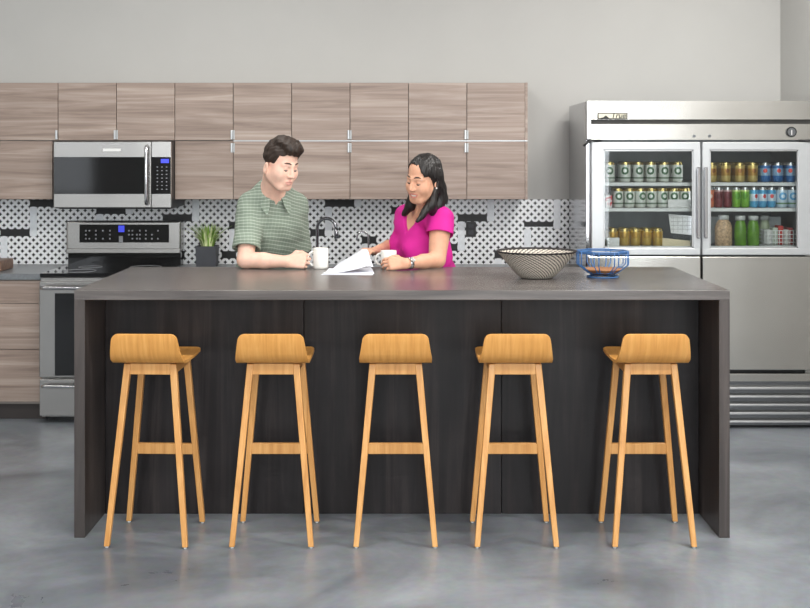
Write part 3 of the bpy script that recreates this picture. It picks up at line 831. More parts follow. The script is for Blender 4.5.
# ------------------------------------------------------------------ glass door refrigerator
FD = 7.27; FYF = FD + CAMY
def fx(p): return XX(p, FD)
def fz(p): return ZZ(p, FD)
M['steel_side'] = steel('polished_side_sheet', (172, 172, 174), 0.12, 2)
M['groove'] = plain('dark_groove', (78, 77, 74), 0.5, noise=0.03)
M['liner'] = plain('fridge_liner', (128, 134, 136), 0.45, 0.2, noise=0.02)
M['shelfwire'] = plain('white_coated_wire', (226, 228, 226), 0.4, noise=0.02)
M['fglass'] = pane_glass('door_glass', (0.90, 0.92, 0.92), 0.8)
M['badge'] = plain('cream_badge', (226, 220, 196), 0.4, noise=0.02)
M['badgeblack'] = plain('badge_black', (24, 25, 22), 0.4)
M['ftube'] = emitter('fridge_lamp', (245, 248, 255), 4.0)
FX0, FX1 = fx(587), 2.49
S1, S2, S3 = 1.484, 1.328, 1.090       # shelf tops, compartment floor
YI = FYF + 0.09                        # shelf front edges
def fridge():
    o = empty('display_refrigerator', ((FX0 + FX1) / 2, FYF, 0), 'tall stainless commercial refrigerator with two glass doors full of drinks', 'refrigerator')
    top, zh, zd0, zd1, zs0, zg1, zg0 = fz(101), fz(140), fz(255), fz(142), fz(370), fz(374), fz(426)
    t = 0.045; yb = WY - 0.10; yc = FYF + 0.045
    mid = fx(701)
    MB().box(FX0, FX0 + t, yc, yb, 0.03, top, 0.003).build('side_panel', M['steel_side'], o)
    MB().box(FX1 - t, FX1, yc, yb, 0.03, top, 0.003).build('side_panel', M['steel_v'], o)
    MB().box(FX0 + t, FX1 - t, yb - 0.05, yb, 0.03, top - 0.002).build('back_panel', M['liner'], o)
    MB().box(FX0 + t, FX1 - t, yc, yb - 0.05, fz(146), top - 0.002).build('top_panel', M['liner'], o)
    MB().box(FX0 + t, FX1 - t, yc, yb - 0.05, fz(256), S3 - 0.004).build('compartment_floor', M['liner'], o)
    MB().box(FX0 + t, FX1 - t, yc + 0.01, yb - 0.05, 0.03, fz(256) - 0.002).build('lower_body', M['black'], o)
    MB().box(mid - 0.02, mid + 0.02, yc, yc + 0.05, S3 - 0.004, fz(146)).build('mullion', M['alu_white'], o)
    # header
    MB().poly([(FX0, fz(119.5)), (FX1, fz(119.5)), (FX1, top), (FX0, top)], FYF - 0.012, yc).build('upper_fascia', M['steel_f'], o)
    MB().box(FX0, FX1, FYF + 0.025, yc, fz(124), fz(119.5)).build('fascia_groove', M['groove'], o)
    MB().box(FX0 + 0.002, FX1 - 0.002, FYF + 0.0, yc, zh, fz(124), 0.002).build('lower_fascia', M['steel_f'], o)
    lf = o.children[-1]
    MB().box(FX0 - 0.004, FX0 + 0.028, FYF - 0.004, yc, fz(140), top, 0.006).build('corner_post', M['alu'], o)
    for px in (694, 709.5):
        mb = MB(); mb.cyl((fx(px), FYF + 0.0, fz(136)), (fx(px), FYF - 0.006, fz(136)), 0.009, 16); mb.build('screw', M['steel_dark'], lf)
    mb = MB(); mb.cyl((fx(791), FYF, fz(132)), (fx(791), FYF - 0.012, fz(132)), 0.031, 32); dial = mb.build('thermometer', M['black'], lf)
    mb = MB(); mb.cyl((fx(791), FYF - 0.012, fz(132)), (fx(791), FYF - 0.0132, fz(132)), 0.024, 32); mb.build('dial_face', M['steel_dark'], o)
    mb = MB(); mb.box(fx(791) - 0.0025, fx(791) + 0.0025, FYF - 0.0145, FYF - 0.0132, fz(135), fz(130)); mb.build('dial_needle', M['white'], o)
    # name badge
    b0, b1, bz0, bz1 = fx(597), fx(627), fz(119.3), fz(112.8); yy = FYF - 0.0125
    bd = MB().box(b0, b1, yy - 0.003, yy, bz0, bz1, 0.001, 1).build('name_badge', M['badgeblack'], o)
    w = b1 - b0; h = bz1 - bz0
    MB().box(b0 + 0.007, b1 - 0.007, yy - 0.0036, yy - 0.003, bz0 + 0.006, bz1 - 0.006).build('badge_field', M['badge'], bd)
    mb = MB(); mb.poly([(b0 + w * .05, bz0 + .006), (b0 + w * .4, bz0 + .006), (b0 + w * .33, bz0 + h * .4), (b0 + w * .28, bz0 + h * .6), (b0 + w * .2, bz0 + h * .3)], yy - 0.0044, yy - 0.0036)
    mb.build('badge_mountain', M['badgeblack'], bd)
    text_mesh('badge_lettering', 'True', h * 1.15, (b0 + w * 0.69, yy - 0.0042, (bz0 + bz1) / 2 + 0.002), M['badgeblack'], bd, 0.0004, 0.25)
    # hinges
    for px, s in ((588, 1), (812, -1)):
        mb = MB(); mb.tube([(fx(px) - 0.03 * s, FYF - 0.02, fz(146)), (fx(px) + 0.0 * s, FYF - 0.015, fz(142)), (fx(px) + 0.02 * s, FYF - 0.012, fz(140.6)), (fx(px) + 0.08 * s, FYF - 0.004, fz(140.6))], 0.007, 8)
        mb.build('hinge', M['black'], o)
    # glass doors
    def gdoor(p0, p1, g0, g1, hpx):
        a, b, ga, gb = fx(p0), fx(p1), fx(g0), fx(g1); gz0, gz1 = fz(248), fz(150.2)
        y0, y1 = FYF - 0.01, FYF + 0.04
        mb = MB()
        mb.box(a, b, y0, y1, gz1, zd1, 0.005); mb.box(a, b, y0, y1, zd0, gz0, 0.005)
        mb.box(a, ga, y0, y1, gz0 - 0.004, gz1 + 0.004, 0.003); mb.box(gb, b, y0, y1, gz0 - 0.004, gz1 + 0.004, 0.003)
        dd = mb.build('glass_door', M['alu_white'], o)
        MB().box(ga - 0.004, gb + 0.004, y0 + 0.018, y0 + 0.024, gz0 - 0.004, gz1 + 0.004).build('glass_pane', M['fglass'], dd)
        mb = MB(); q = 0.006
        for (x0, x1, z0, z1) in ((ga, gb, gz1 - q, gz1), (ga, gb, gz0, gz0 + q), (ga, ga + q, gz0, gz1), (gb - q, gb, gz0, gz1)):
            mb.box(x0, x1, y0 + 0.006, y0 + 0.018, z0, z1)
        mb.build('gasket', M['alu'], dd)
        hx = fx(hpx)
        MB().box(hx - 0.0105, hx + 0.0105, y0 - 0.03, y0 - 0.018, fz(238), fz(167), 0.004).build('handle', M['chrome'], dd)
        for zq in (fz(236), fz(169)):
            MB().box(hx - 0.008, hx + 0.008, y0 - 0.02, y0 + 0.002, zq - 0.008, zq + 0.008, 0.002).build('handle_post', M['chrome'], dd)
    gdoor(591.5, 700.2, 603.6, 693, 697.2); gdoor(702, 811.5, 709.6, 797.8, 704.6)
    # solid doors
    for p0, p1 in ((588, 700.5), (701.8, 813.5)):
        MB().box(fx(p0), fx(p1), FYF - 0.008, FYF + 0.045, zs0, fz(256.5), 0.006).build('solid_door', M['steel_f'], o)
    # grille
    MB().box(FX0, FX1, FYF + 0.01, yc, fz(382), fz(374), 0.003).build('grille_rail', M['steel_f'], o)
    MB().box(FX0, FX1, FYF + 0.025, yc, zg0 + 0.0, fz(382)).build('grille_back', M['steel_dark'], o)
    for k in range(5):
        z = fz(388.3 + 8.35 * k)
        mb = MB(); y = FYF
        mb.ring_loft([[Vector((x, y + 0.03, z + 0.02)), Vector((x, y + 0.002, z + 0.006)), Vector((x, y, z)), Vector((x, y, z - 0.007)), Vector((x, y + 0.006, z - 0.007)), Vector((x, y + 0.007, z)), Vector((x, y + 0.034, z + 0.015))] for x in (FX0 + 0.004, FX1 - 0.004)], smooth=False)
        mb.build('grille_slat', M['alu'], o)
    MB().box(FX0 + 0.01, FX1 - 0.01, FYF + 0.06, yb, 0.0, 0.04).build('base_frame', M['black'], o)
    # shelves
    for xa, xb in ((FX0 + t + 0.002, mid - 0.021), (mid + 0.021, FX1 - t - 0.002)):
        for zt in (S1, S2):
            mb = MB()
            mb.box(xa, xb, YI, YI + 0.006, zt - 0.022, zt - 0.001)
            mb.box(xa, xb, yb - 0.075, yb - 0.069, zt - 0.008, zt - 0.001)
            n = 22
            for k in range(n + 1):
                x = xa + 0.006 + (xb - xa - 0.012) * k / n
                mb.box(x - 0.0022, x + 0.0022, YI, yb - 0.07, zt - 0.0055, zt - 0.001)
            for yy_ in (YI + 0.15, YI + 0.35): mb.box(xa, xb, yy_ - 0.002, yy_ + 0.002, zt - 0.01, zt - 0.0055)
            mb.build('wire_shelf', M['shelfwire'], o)
        mb = MB(); mb.box(xa, xb, YI - 0.01, YI - 0.004, S3 - 0.003, S3 + 0.006); mb.build('floor_trim', M['shelfwire'], o)
    for x in (mid - 0.011, mid + 0.011):
        mb = MB(); mb.cyl((x, yc + 0.062, S3 + 0.02), (x, yc + 0.062, fz(152)), 0.008, 12); mb.build('interior_lamp', M['ftube'], o)
    return o
fridge()

# ------------------------------------------------------------------ drinks
def can_mat(name, basec, second, emblem, mode, metal=0.25):
    m, nt, b = new_mat(name); N, L = nt.nodes, nt.links
    setv(b, rough=0.3, metal=metal)
    tc = N.new('ShaderNodeTexCoord'); sx = N.new('ShaderNodeSeparateXYZ'); L.new(tc.outputs['Object'], sx.inputs[0])
    def mt(op, a, bb=None):
        n = N.new('ShaderNodeMath'); n.operation = op
        for k, v in enumerate((a, bb)):
            if v is None: continue
            if isinstance(v, (int, float)): n.inputs[k].default_value = v
            else: L.new(v, n.inputs[k])
        return n.outputs[0]
    ang = mt('ARCTAN2', sx.outputs[0], mt('MULTIPLY', sx.outputs[1], -1.0))
    sxx = mt('MULTIPLY', ang, 0.032); dz = mt('SUBTRACT', sx.outputs[2], 0.07)
    rr = mt('SQRT', mt('ADD', mt('MULTIPLY', sxx, sxx), mt('MULTIPLY', dz, dz)))
    if mode == 'ring': k1 = mt('MULTIPLY', mt('LESS_THAN', rr, 0.024), mt('GREATER_THAN', rr, 0.011)); k2 = mt('LESS_THAN', mt('ABSOLUTE', mt('SUBTRACT', sx.outputs[2], 0.026)), 0.005)
    elif mode == 'band': k1 = mt('LESS_THAN', mt('ABSOLUTE', mt('SUBTRACT', sx.outputs[2], 0.062)), 0.022); k2 = mt('LESS_THAN', rr, 0.013)
    else: k1 = mt('LESS_THAN', rr, 0.02); k2 = mt('GREATER_THAN', sx.outputs[2], 0.098)
    mx = N.new('ShaderNodeMix'); mx.data_type = 'RGBA'; L.new(k1, mx.inputs[0]); mx.inputs[6].default_value = lin(basec); mx.inputs[7].default_value = lin(second)
    m2 = N.new('ShaderNodeMix'); m2.data_type = 'RGBA'; L.new(k2, m2.inputs[0]); L.new(mx.outputs[2], m2.inputs[6]); m2.inputs[7].default_value = lin(emblem)
    L.new(m2.outputs[2], b.inputs['Base Color'])
    return m
CM = {
 'white': can_mat('white_green_can', (226, 230, 222), (74, 108, 78), (120, 140, 118), 'ring'),
 'gold': can_mat('gold_can', (206, 172, 84), (178, 138, 54), (120, 84, 30), 'disc', 0.55),
 'pale gold': can_mat('pale_gold_can', (214, 190, 118), (190, 146, 70), (150, 98, 48), 'band', 0.5),
 'blue': can_mat('blue_can', (44, 108, 170), (150, 186, 214), (214, 70, 60), 'band'),
 'orange': can_mat('orange_can', (222, 128, 92), (200, 100, 70), (236, 200, 180), 'band'),
 'maroon': can_mat('maroon_can', (122, 52, 58), (96, 34, 40), (200, 170, 170), 'disc'),
 'green': can_mat('green_can', (120, 178, 52), (90, 150, 40), (210, 228, 150), 'disc'),
 'light blue': can_mat('light_blue_can', (84, 164, 206), (214, 228, 238), (202, 66, 66), 'band'),
 'pale blue': can_mat('pale_blue_can', (206, 224, 236), (96, 164, 208), (110, 150, 110), 'ring'),
}
M['lid'] = plain('can_lid', (196, 198, 198), 0.25, 0.9, noise=0.02)
M['goldlid'] = plain('gold_can_lid', (206, 184, 118), 0.25, 0.9, noise=0.02)
def can_mesh(kind, r, h, lidm):
    mb = MB(); prof = [(0.001, 0.004), (r * .76, 0.0), (r * .84, 0.003), (r, 0.014), (r, h - 0.02), (r * .85, h - 0.004), (r * .85, h), (r * .8, h - 0.001), (r * .78, h - 0.006), (0.001, h - 0.006)]
    mb.lathe((0, 0, 0), prof, 20, mis=[0, 0, 0, 0, 1, 1, 1, 1, 1])
    bmesh.ops.recalc_face_normals(mb.b, faces=mb.b.faces[:])
    me = bpy.data.meshes.new('drink_can'); mb.b.to_mesh(me); mb.b.free()
    me.materials.append(CM[kind]); me.materials.append(M[lidm]); return me
KM = {}
def can(kind, px, row, z, label, group, r=0.0325, h=0.122, lidm='lid', yoff=0.0):
    key = (kind, r, h, lidm)
    if key not in KM: KM[key] = can_mesh(*key)
    d = FD + 0.135 + yoff
    o = bpy.data.objects.new('drink_can', KM[key]); COL.objects.link(o)
    o.location = (XX(px, d), d + CAMY + row * (2 * r + 0.004), z); o.rotation_euler.z = random.uniform(-0.35, 0.35)
    tag(o, label, 'can', group)
ORD = ['first', 'second', 'third', 'fourth', 'fifth', 'sixth', 'seventh', 'eighth']
ROW = ['front row', 'second row', 'third row']
def rowof(kind, pxs, z, where, rows, label_from='left', **kw):
    for r in range(rows):
        for i, p in enumerate(pxs):
            lab = '%s %s can on %s, %s' % (ORD[i], kind, where, ROW[r])
            can(kind, p, r, z, lab, '%s cans on %s' % (kind, where), **kw)
rowof('white', (609.5, 625.3, 638.2, 651.0, 664.0, 677.5), S1, 'top shelf behind the left glass door', 3, lidm='goldlid', h=0.126)
rowof('white', (618, 629.5, 640.5, 651.5, 662.5, 674, 685.3), S2, 'middle shelf behind the left glass door', 2, lidm='goldlid', h=0.12)
rowof('gold', (612.5, 624.5, 635.5, 646.5, 657.5), S3, 'bottom shelf behind the left glass door', 2, lidm='goldlid', h=0.112)
rowof('pale gold', (711.5, 725.5, 739.5, 752.5), S1, 'top shelf behind the right glass door', 3, lidm='goldlid', h=0.122)
rowof('blue', (765.0, 777.5, 790.5), S1, 'top shelf behind the right glass door', 3, h=0.122)
N_ = dict(r=0.0268, h=0.128)
rowof('orange', (709.8,), S2, 'middle shelf behind the right glass door', 2, **N_)
rowof('maroon', (718.6, 727.4), S2, 'middle shelf behind the right glass door', 2, **N_)
rowof('green', (736.2, 745.0), S2, 'middle shelf behind the right glass door', 2, **N_)
rowof('light blue', (753.8, 762.6, 771.4), S2, 'middle shelf behind the right glass door', 2, **N_)
rowof('pale blue', (781.7, 793.3), S2, 'middle shelf behind the right glass door', 2, r=0.0345, h=0.128)

def fbox(name, px0, px1, z, h, dep, m, label, cat, yo=0.0, bev=0.003):
    d = FD + 0.1 + yo; y = d + CAMY; a, b = XX(px0, d), XX(px1, d)
    mb = MB(); mb.box(a, b, y, y + dep, z, z + h, bev)
    return mb.thing(name, m, label, cat, ((a + b) / 2, y, z))
def redwhite():
    m, nt, b = new_mat('red_and_white_carton'); N, L = nt.nodes, nt.links
    setv(b, rough=0.5)
    tc = N.new('ShaderNodeTexCoord'); n = N.new('ShaderNodeTexNoise'); n.inputs['Scale'].default_value = 38; n.inputs['Detail'].default_value = 1
    L.new(tc.outputs['Object'], n.inputs['Vector']); r = N.new('ShaderNodeValToRGB'); r.color_ramp.interpolation = 'CONSTANT'
    r.color_ramp.elements[0].color = lin((232, 226, 226)); r.color_ramp.elements[1].position = 0.52; r.color_ramp.elements[1].color = lin((208, 72, 76))
    L.new(n.outputs['Fac'], r.inputs['Fac']); L.new(r.outputs['Color'], b.inputs['Base Color']); return m
M['carton'] = plain('white_carton', (226, 226, 224), 0.5, noise=0.12, nscale=60)
M['card'] = plain('cream_card', (226, 212, 178), 0.6, noise=0.05)
fbox('drink_carton', 605.8, 612.2, S2, 0.075, 0.07, redwhite(), 'small red and white carton at the left end of the middle shelf', 'carton', yo=-0.003)
fbox('small_carton', 607, 619.5, S3, 0.055, 0.03, M['carton'], 'small white carton in front of the gold cans, bottom left of fridge', 'carton', yo=-0.005)
fbox('white_card', 668, 690.5, S2 + 0.0, 0.05, 0.012, M['carton'], 'low white carton in front of the white cans on the middle shelf', 'carton', yo=-0.004)
def basket(name, px0, px1, z, h, dep, label, yo, nx, nz, tilt=0.0):
    d = FD + 0.1 + yo; y = d + CAMY; a, b = XX(px0, d), XX(px1, d)
    o = empty(name, ((a + b) / 2, y, z), label, 'basket')
    def bar(p, q): return (p, q)
    mb = MB(); r = 0.0024
    for k in range(nz + 1):
        zz = z + 0.003 + (h - 0.006) * k / nz
        mb.tube([(a, y, zz), (b, y, zz), (b, y + dep, zz), (a, y + dep, zz)], r, 6, closed=True)
    mb.build('rail', M['shelfwire'], o)
    mb = MB()
    for k in range(nx + 1):
        x = a + (b - a) * k / nx
        mb.tube([(x, y, z + h - 0.003), (x, y, z + 0.003), (x, y + dep, z + 0.003), (x, y + dep, z + h - 0.003)], r, 6)
    mb.build('upright_wire', M['shelfwire'], o)
    return o
# paperwork and tray at the right of the left compartment
dq = FD + 0.14; yq = dq + CAMY
mb = MB(); xa, xb = XX(668.5, dq), XX(692, dq); za, zb_ = ZZ(233, dq), ZZ(214, dq)
o_ = empty('label_stand', ((xa + xb) / 2, yq, S3), 'white gridded price card on a clear stand at lower right of the left glass door', 'card')
gm = plain('grid_line_grey', (160, 160, 158), 0.6)
mb.poly([(xa + 0.015, za), (xb, za - 0.012), (xb, zb_ - 0.012), (xa, zb_)], yq, yq + 0.003); mb.build('card', M['carton'], o_)
mb = MB()
for k in range(1, 5):
    z = za + (zb_ - za) * k / 5; mb.box(xa + 0.014, xb - 0.004, yq - 0.0006, yq, z - 0.0012, z + 0.0012)
    x = xa + (xb - xa) * k / 5; mb.box(x - 0.001, x + 0.001, yq - 0.0006, yq, za + 0.004, zb_ - 0.014)
mb.build('grid_lines', gm, o_)
mb = MB(); mb.box(xa + 0.03, xb - 0.005, yq + 0.003, yq + 0.006, S3, zb_ - 0.02); mb.box(xa + 0.03, xb - 0.005, yq + 0.003, yq + 0.06, S3, S3 + 0.003); mb.build('stand', M['fglass'], o_)
dt = FD + 0.115; yt = dt + CAMY
mb = MB(); xa, xb = XX(662.5, dt), XX(690.3, dt)
mb.poly([(xa, S3), (xb, S3), (xb, S3 + 0.014), (xb, S3 + 0.034), (xa, S3 + 0.052), (xa, S3 + 0.03)], yt, yt + 0.02)
mb.thing('cream_tray', M['card'], 'cream card tray below the price card in the left glass door', 'tray', ((xa + xb) / 2, yt, S3))

def bottle(px, r, h, body, capc, label, neck=0.62, yo=0.0, name='drink_bottle', cat='bottle'):
    d = FD + 0.16 + yo; c = Vector((XX(px, d), d + CAMY, S3))
    o = empty(name, c, label, cat, 'bottles on the fridge floor')
    mb = MB(); hh = h - 0.03
    mb.lathe(c, [(0.001, 0.0), (r * .9, 0.0), (r, 0.008), (r, hh * 0.66), (r * .97, hh * .76), (r * .82, hh * .9), (r * neck, hh), (r * neck, hh + 0.004), (0.001, hh + 0.004)], 26)
    mb.build('body', body, o)
    mb = MB(); mb.lathe(c, [(0.001, hh + 0.003), (r * neck + 0.004, hh + 0.003), (r * neck + 0.004, h - 0.002), (r * neck + 0.002, h), (0.001, h)], 22); mb.build('cap', capc, o)
gj = plain('green_juice', (92, 142, 36), 0.25, noise=0.35, nscale=25)
aj = plain('tan_granola', (190, 160, 126), 0.35, noise=0.45, nscale=70)
gp = plain('pale_green_drink', (178, 190, 158), 0.3, noise=0.2)
capm = plain('pale_cap', (206, 208, 206), 0.4)
bottle(723.5, 0.052, 0.19, aj, capm, 'wide tan filled jar with pale lid at lower left of right door', 0.55, name='jar', cat='jar')
bottle(740.3, 0.037, 0.186, gj, capm, 'left one of two green juice bottles with pale caps', 0.7)
bottle(753.2, 0.037, 0.186, gj, capm, 'right one of two green juice bottles with pale caps', 0.7)
bottle(764.5, 0.034, 0.18, gp, capm, 'pale green bottle right of the green juices, behind the basket', 0.72, yo=0.13)
basket('wire_basket', 765, 797, S3, 0.1, 0.135, 'white wire basket of small packets at lower right of right door', 0.015, 9, 4)
for k, (px, c, nm) in enumerate(((769, (222, 222, 218), 'white'), (775.5, (196, 204, 188), 'pale green'), (781, (196, 66, 60), 'red'), (786.8, (220, 216, 208), 'cream'), (790.6, (150, 56, 54), 'dark red'))):
    d = FD + 0.16; y = d + CAMY; x = XX(px, d)
    mb = MB(); mb.box(x - 0.016, x + 0.016, y, y + 0.08, S3 + 0.0065, S3 + 0.1 + 0.012 * (k % 3), 0.004)
    mb.thing('snack_packet', plain('packet_%s' % nm.replace(' ', '_'), c, 0.45, noise=0.2, nscale=50), '%s packet standing in the white wire basket' % nm, 'packet', (x, y, S3 + 0.0065), 'packets in the wire basket')
for k, px in enumerate((716, 772)):
    fbox('storage_tub', px - 9, px + 9, S3, 0.17, 0.12, plain('clear_tub_%d' % k, (200, 206, 206), 0.2, noise=0.1), 'pale plastic tub at the back %s' % ('left behind the tan jar' if k == 0 else 'right behind the basket'), 'tub', yo=0.26)
# ------------------------------------------------------------------ people: smooth bodies from blended signed distances
V3 = lambda *a: np.array(a, dtype=np.float64)
def nv(v): return np.array([v[0], v[1], v[2]], dtype=np.float64)
def unit(v): v = np.asarray(v, float); return v / np.linalg.norm(v)
def rotz(a): return np.array([[math.cos(a), -math.sin(a), 0], [math.sin(a), math.cos(a), 0], [0, 0, 1.0]])
def rotx(a): return np.array([[1.0, 0, 0], [0, math.cos(a), -math.sin(a)], [0, math.sin(a), math.cos(a)]])
def roty(a): return np.array([[math.cos(a), 0, math.sin(a)], [0, 1.0, 0], [-math.sin(a), 0, math.cos(a)]])

def cap(a, b, ra, rb):
    a = nv(a); b = nv(b); ab = b - a; L2 = max(1e-9, float(ab @ ab)); r = max(ra, rb)
    def f(X, Y, Z):
        t = np.clip(((X - a[0]) * ab[0] + (Y - a[1]) * ab[1] + (Z - a[2]) * ab[2]) / L2, 0, 1)
        return np.sqrt((X - a[0] - t * ab[0]) ** 2 + (Y - a[1] - t * ab[1]) ** 2 + (Z - a[2] - t * ab[2]) ** 2) - (ra + (rb - ra) * t)
    return f, np.minimum(a, b) - r, np.maximum(a, b) + r
def sleeve(a, b, ra, rb, over=0.0):
    """capsule with a flat open end at b"""
    f0, lo, hi = cap(a, b, ra, rb); a = nv(a); b = nv(b); u = unit(b - a)
    def f(X, Y, Z): return np.maximum(f0(X, Y, Z), (X - b[0]) * u[0] + (Y - b[1]) * u[1] + (Z - b[2]) * u[2])
    return f, lo, hi
def ell(c, r, R=None):
    c = nv(c); r = nv(r); R = np.eye(3) if R is None else np.asarray(R, float); m = float(max(r))
    def f(X, Y, Z):
        x, y, z = X - c[0], Y - c[1], Z - c[2]
        u = (x * R[0, 0] + y * R[1, 0] + z * R[2, 0]); v = (x * R[0, 1] + y * R[1, 1] + z * R[2, 1]); w = (x * R[0, 2] + y * R[1, 2] + z * R[2, 2])
        k0 = np.sqrt((u / r[0]) ** 2 + (v / r[1]) ** 2 + (w / r[2]) ** 2)
        k1 = np.sqrt((u / r[0] ** 2) ** 2 + (v / r[1] ** 2) ** 2 + (w / r[2] ** 2) ** 2)
        return k0 * (k0 - 1.0) / np.maximum(k1, 1e-6)
    return f, c - m, c + m

class Sdf:
    def __init__(s, lo, hi, h):
        s.lo = nv(lo); s.h = h; s.n = np.ceil((nv(hi) - s.lo) / h).astype(int) + 1
        s.F = np.full(tuple(s.n), 0.06, dtype=np.float32)
    def blk(s, lo, hi, m):
        i0 = np.clip(np.floor((lo - m - s.lo) / s.h).astype(int), 0, s.n); i1 = np.clip(np.ceil((hi + m - s.lo) / s.h).astype(int) + 1, 0, s.n)
        sl = tuple(slice(a, b) for a, b in zip(i0, i1))
        X = (s.lo[0] + s.h * np.arange(i0[0], i1[0]))[:, None, None].astype(np.float32)
        Y = (s.lo[1] + s.h * np.arange(i0[1], i1[1]))[None, :, None].astype(np.float32)
        Z = (s.lo[2] + s.h * np.arange(i0[2], i1[2]))[None, None, :].astype(np.float32)
        return sl, X, Y, Z
    def add(s, prim, k=0.015, grow=0.0):
        f, lo, hi = prim; sl, X, Y, Z = s.blk(lo - grow, hi + grow, 0.02 + k)
        A = s.F[sl]
        if A.size == 0: return s
        B = (f(X, Y, Z) - grow).astype(np.float32)
        if k > 0:
            t = np.clip(0.5 + 0.5 * (A - B) / k, 0, 1); s.F[sl] = A + (B - A) * t - k * t * (1 - t)
        else: s.F[sl] = np.minimum(A, B)
        return s
    def cut(s, prim, k=0.006, grow=0.0):
        f, lo, hi = prim; sl, X, Y, Z = s.blk(lo - grow, hi + grow, 0.02 + k)
        A = s.F[sl]
        if A.size == 0: return s
        B = (-(f(X, Y, Z) - grow)).astype(np.float32)
        t = np.clip(0.5 + 0.5 * (B - A) / k, 0, 1); s.F[sl] = A + (B - A) * t + k * t * (1 - t)
        return s
    def every(s, fn):
        sl, X, Y, Z = s.blk(s.lo, s.lo + s.h * (s.n - 1), 0); s.F = fn(s.F, X, Y, Z).astype(np.float32); return s
    def mesh(s):
        """surface nets"""
        F = s.F; S = F < 0
        c = np.zeros(tuple(s.n - 1), dtype=np.uint8)
        for dx in (0, 1):
            for dy in (0, 1):
                for dz in (0, 1):
                    c += S[dx:s.n[0] - 1 + dx, dy:s.n[1] - 1 + dy, dz:s.n[2] - 1 + dz]
        act = (c > 0) & (c < 8); idx = np.argwhere(act)
        num = np.full(act.shape, -1, dtype=np.int32); num[act] = np.arange(len(idx))
        co = [(0,0,0),(1,0,0),(0,1,0),(1,1,0),(0,0,1),(1,0,1),(0,1,1),(1,1,1)]
        val = np.stack([F[idx[:, 0] + a, idx[:, 1] + b, idx[:, 2] + d] for a, b, d in co], 1)
        acc = np.zeros((len(idx), 3)); cnt = np.zeros(len(idx))
        for i, j in ((0,1),(2,3),(4,5),(6,7),(0,2),(1,3),(4,6),(5,7),(0,4),(1,5),(2,6),(3,7)):
            a, b = val[:, i], val[:, j]; m = (a < 0) != (b < 0)
            t = np.where(m, a / np.where(m, a - b, 1), 0)
            p = np.array(co[i])[None] + t[:, None] * (np.array(co[j]) - np.array(co[i]))[None]
            acc[m] += p[m]; cnt[m] += 1
        V = s.lo + s.h * (idx + acc / cnt[:, None])
        Q = []
        for ax in range(3):
            o = [1, 1, 1]; A = [slice(1, -1)] * 3; B = list(A)
            A[ax] = slice(0, -1); B[ax] = slice(1, None)
            a, b = S[tuple(A)], S[tuple(B)]
            e = np.argwhere(a != b); 
            off = np.array([1, 1, 1]); off[ax] = 0; e = e + off
            flip = S[e[:, 0], e[:, 1], e[:, 2]]
            u, v = [k for k in range(3) if k != ax]
            du = np.zeros(3, int); du[u] = 1; dv = np.zeros(3, int); dv[v] = 1
            q = np.stack([num[tuple((e - du - dv).T)], num[tuple((e - dv).T)], num[tuple(e.T)], num[tuple((e - du).T)]], 1)
            if ax == 1: flip = ~flip
            q[~flip] = q[~flip][:, ::-1]
            Q.append(q)
        Q = np.concatenate(Q); Q = Q[(Q >= 0).all(1)]
        return V, Q

def sdf_obj(name, g, mats, parent, pick=None, relax=1):
    V, Q = g.mesh()
    off = np.array(origin(parent))
    me = bpy.data.meshes.new(name)
    for _ in range(relax):     # light relaxing
        acc = np.zeros_like(V); cnt = np.zeros(len(V))
        for a, b in ((0, 1), (1, 2), (2, 3), (3, 0)):
            np.add.at(acc, Q[:, a], V[Q[:, b]]); np.add.at(cnt, Q[:, a], 1)
            np.add.at(acc, Q[:, b], V[Q[:, a]]); np.add.at(cnt, Q[:, b], 1)
        V = V * 0.6 + 0.4 * acc / np.maximum(cnt, 1)[:, None]
    W = V - off
    me.vertices.add(len(W)); me.vertices.foreach_set('co', W.astype(np.float32).ravel())
    me.loops.add(len(Q) * 4); me.loops.foreach_set('vertex_index', Q.astype(np.int32).ravel())
    me.polygons.add(len(Q)); me.polygons.foreach_set('loop_start', np.arange(0, len(Q) * 4, 4, dtype=np.int32))
    me.update(calc_edges=True); me.validate()
    me.polygons.foreach_set('use_smooth', np.ones(len(me.polygons), dtype=bool))
    o = link_mesh(name, me, mats, parent)
    if pick is not None:
        cen = np.zeros(len(me.polygons) * 3, dtype=np.float32); me.polygons.foreach_get('center', cen)
        me.polygons.foreach_set('material_index', pick(cen.reshape(-1, 3) + off).astype(np.int32))
    me.update()
    return o

def wob(X, Y, Z, amp, fr, seed):
    r = np.random.RandomState(seed); out = 0
    for k in range(5):
        d = unit(r.normal(size=3)) * fr * r.uniform(0.6, 1.5); out = out + np.sin(X * d[0] + Y * d[1] + Z * d[2] + r.uniform(0, 6.28))
    return out * (amp / 2.2)

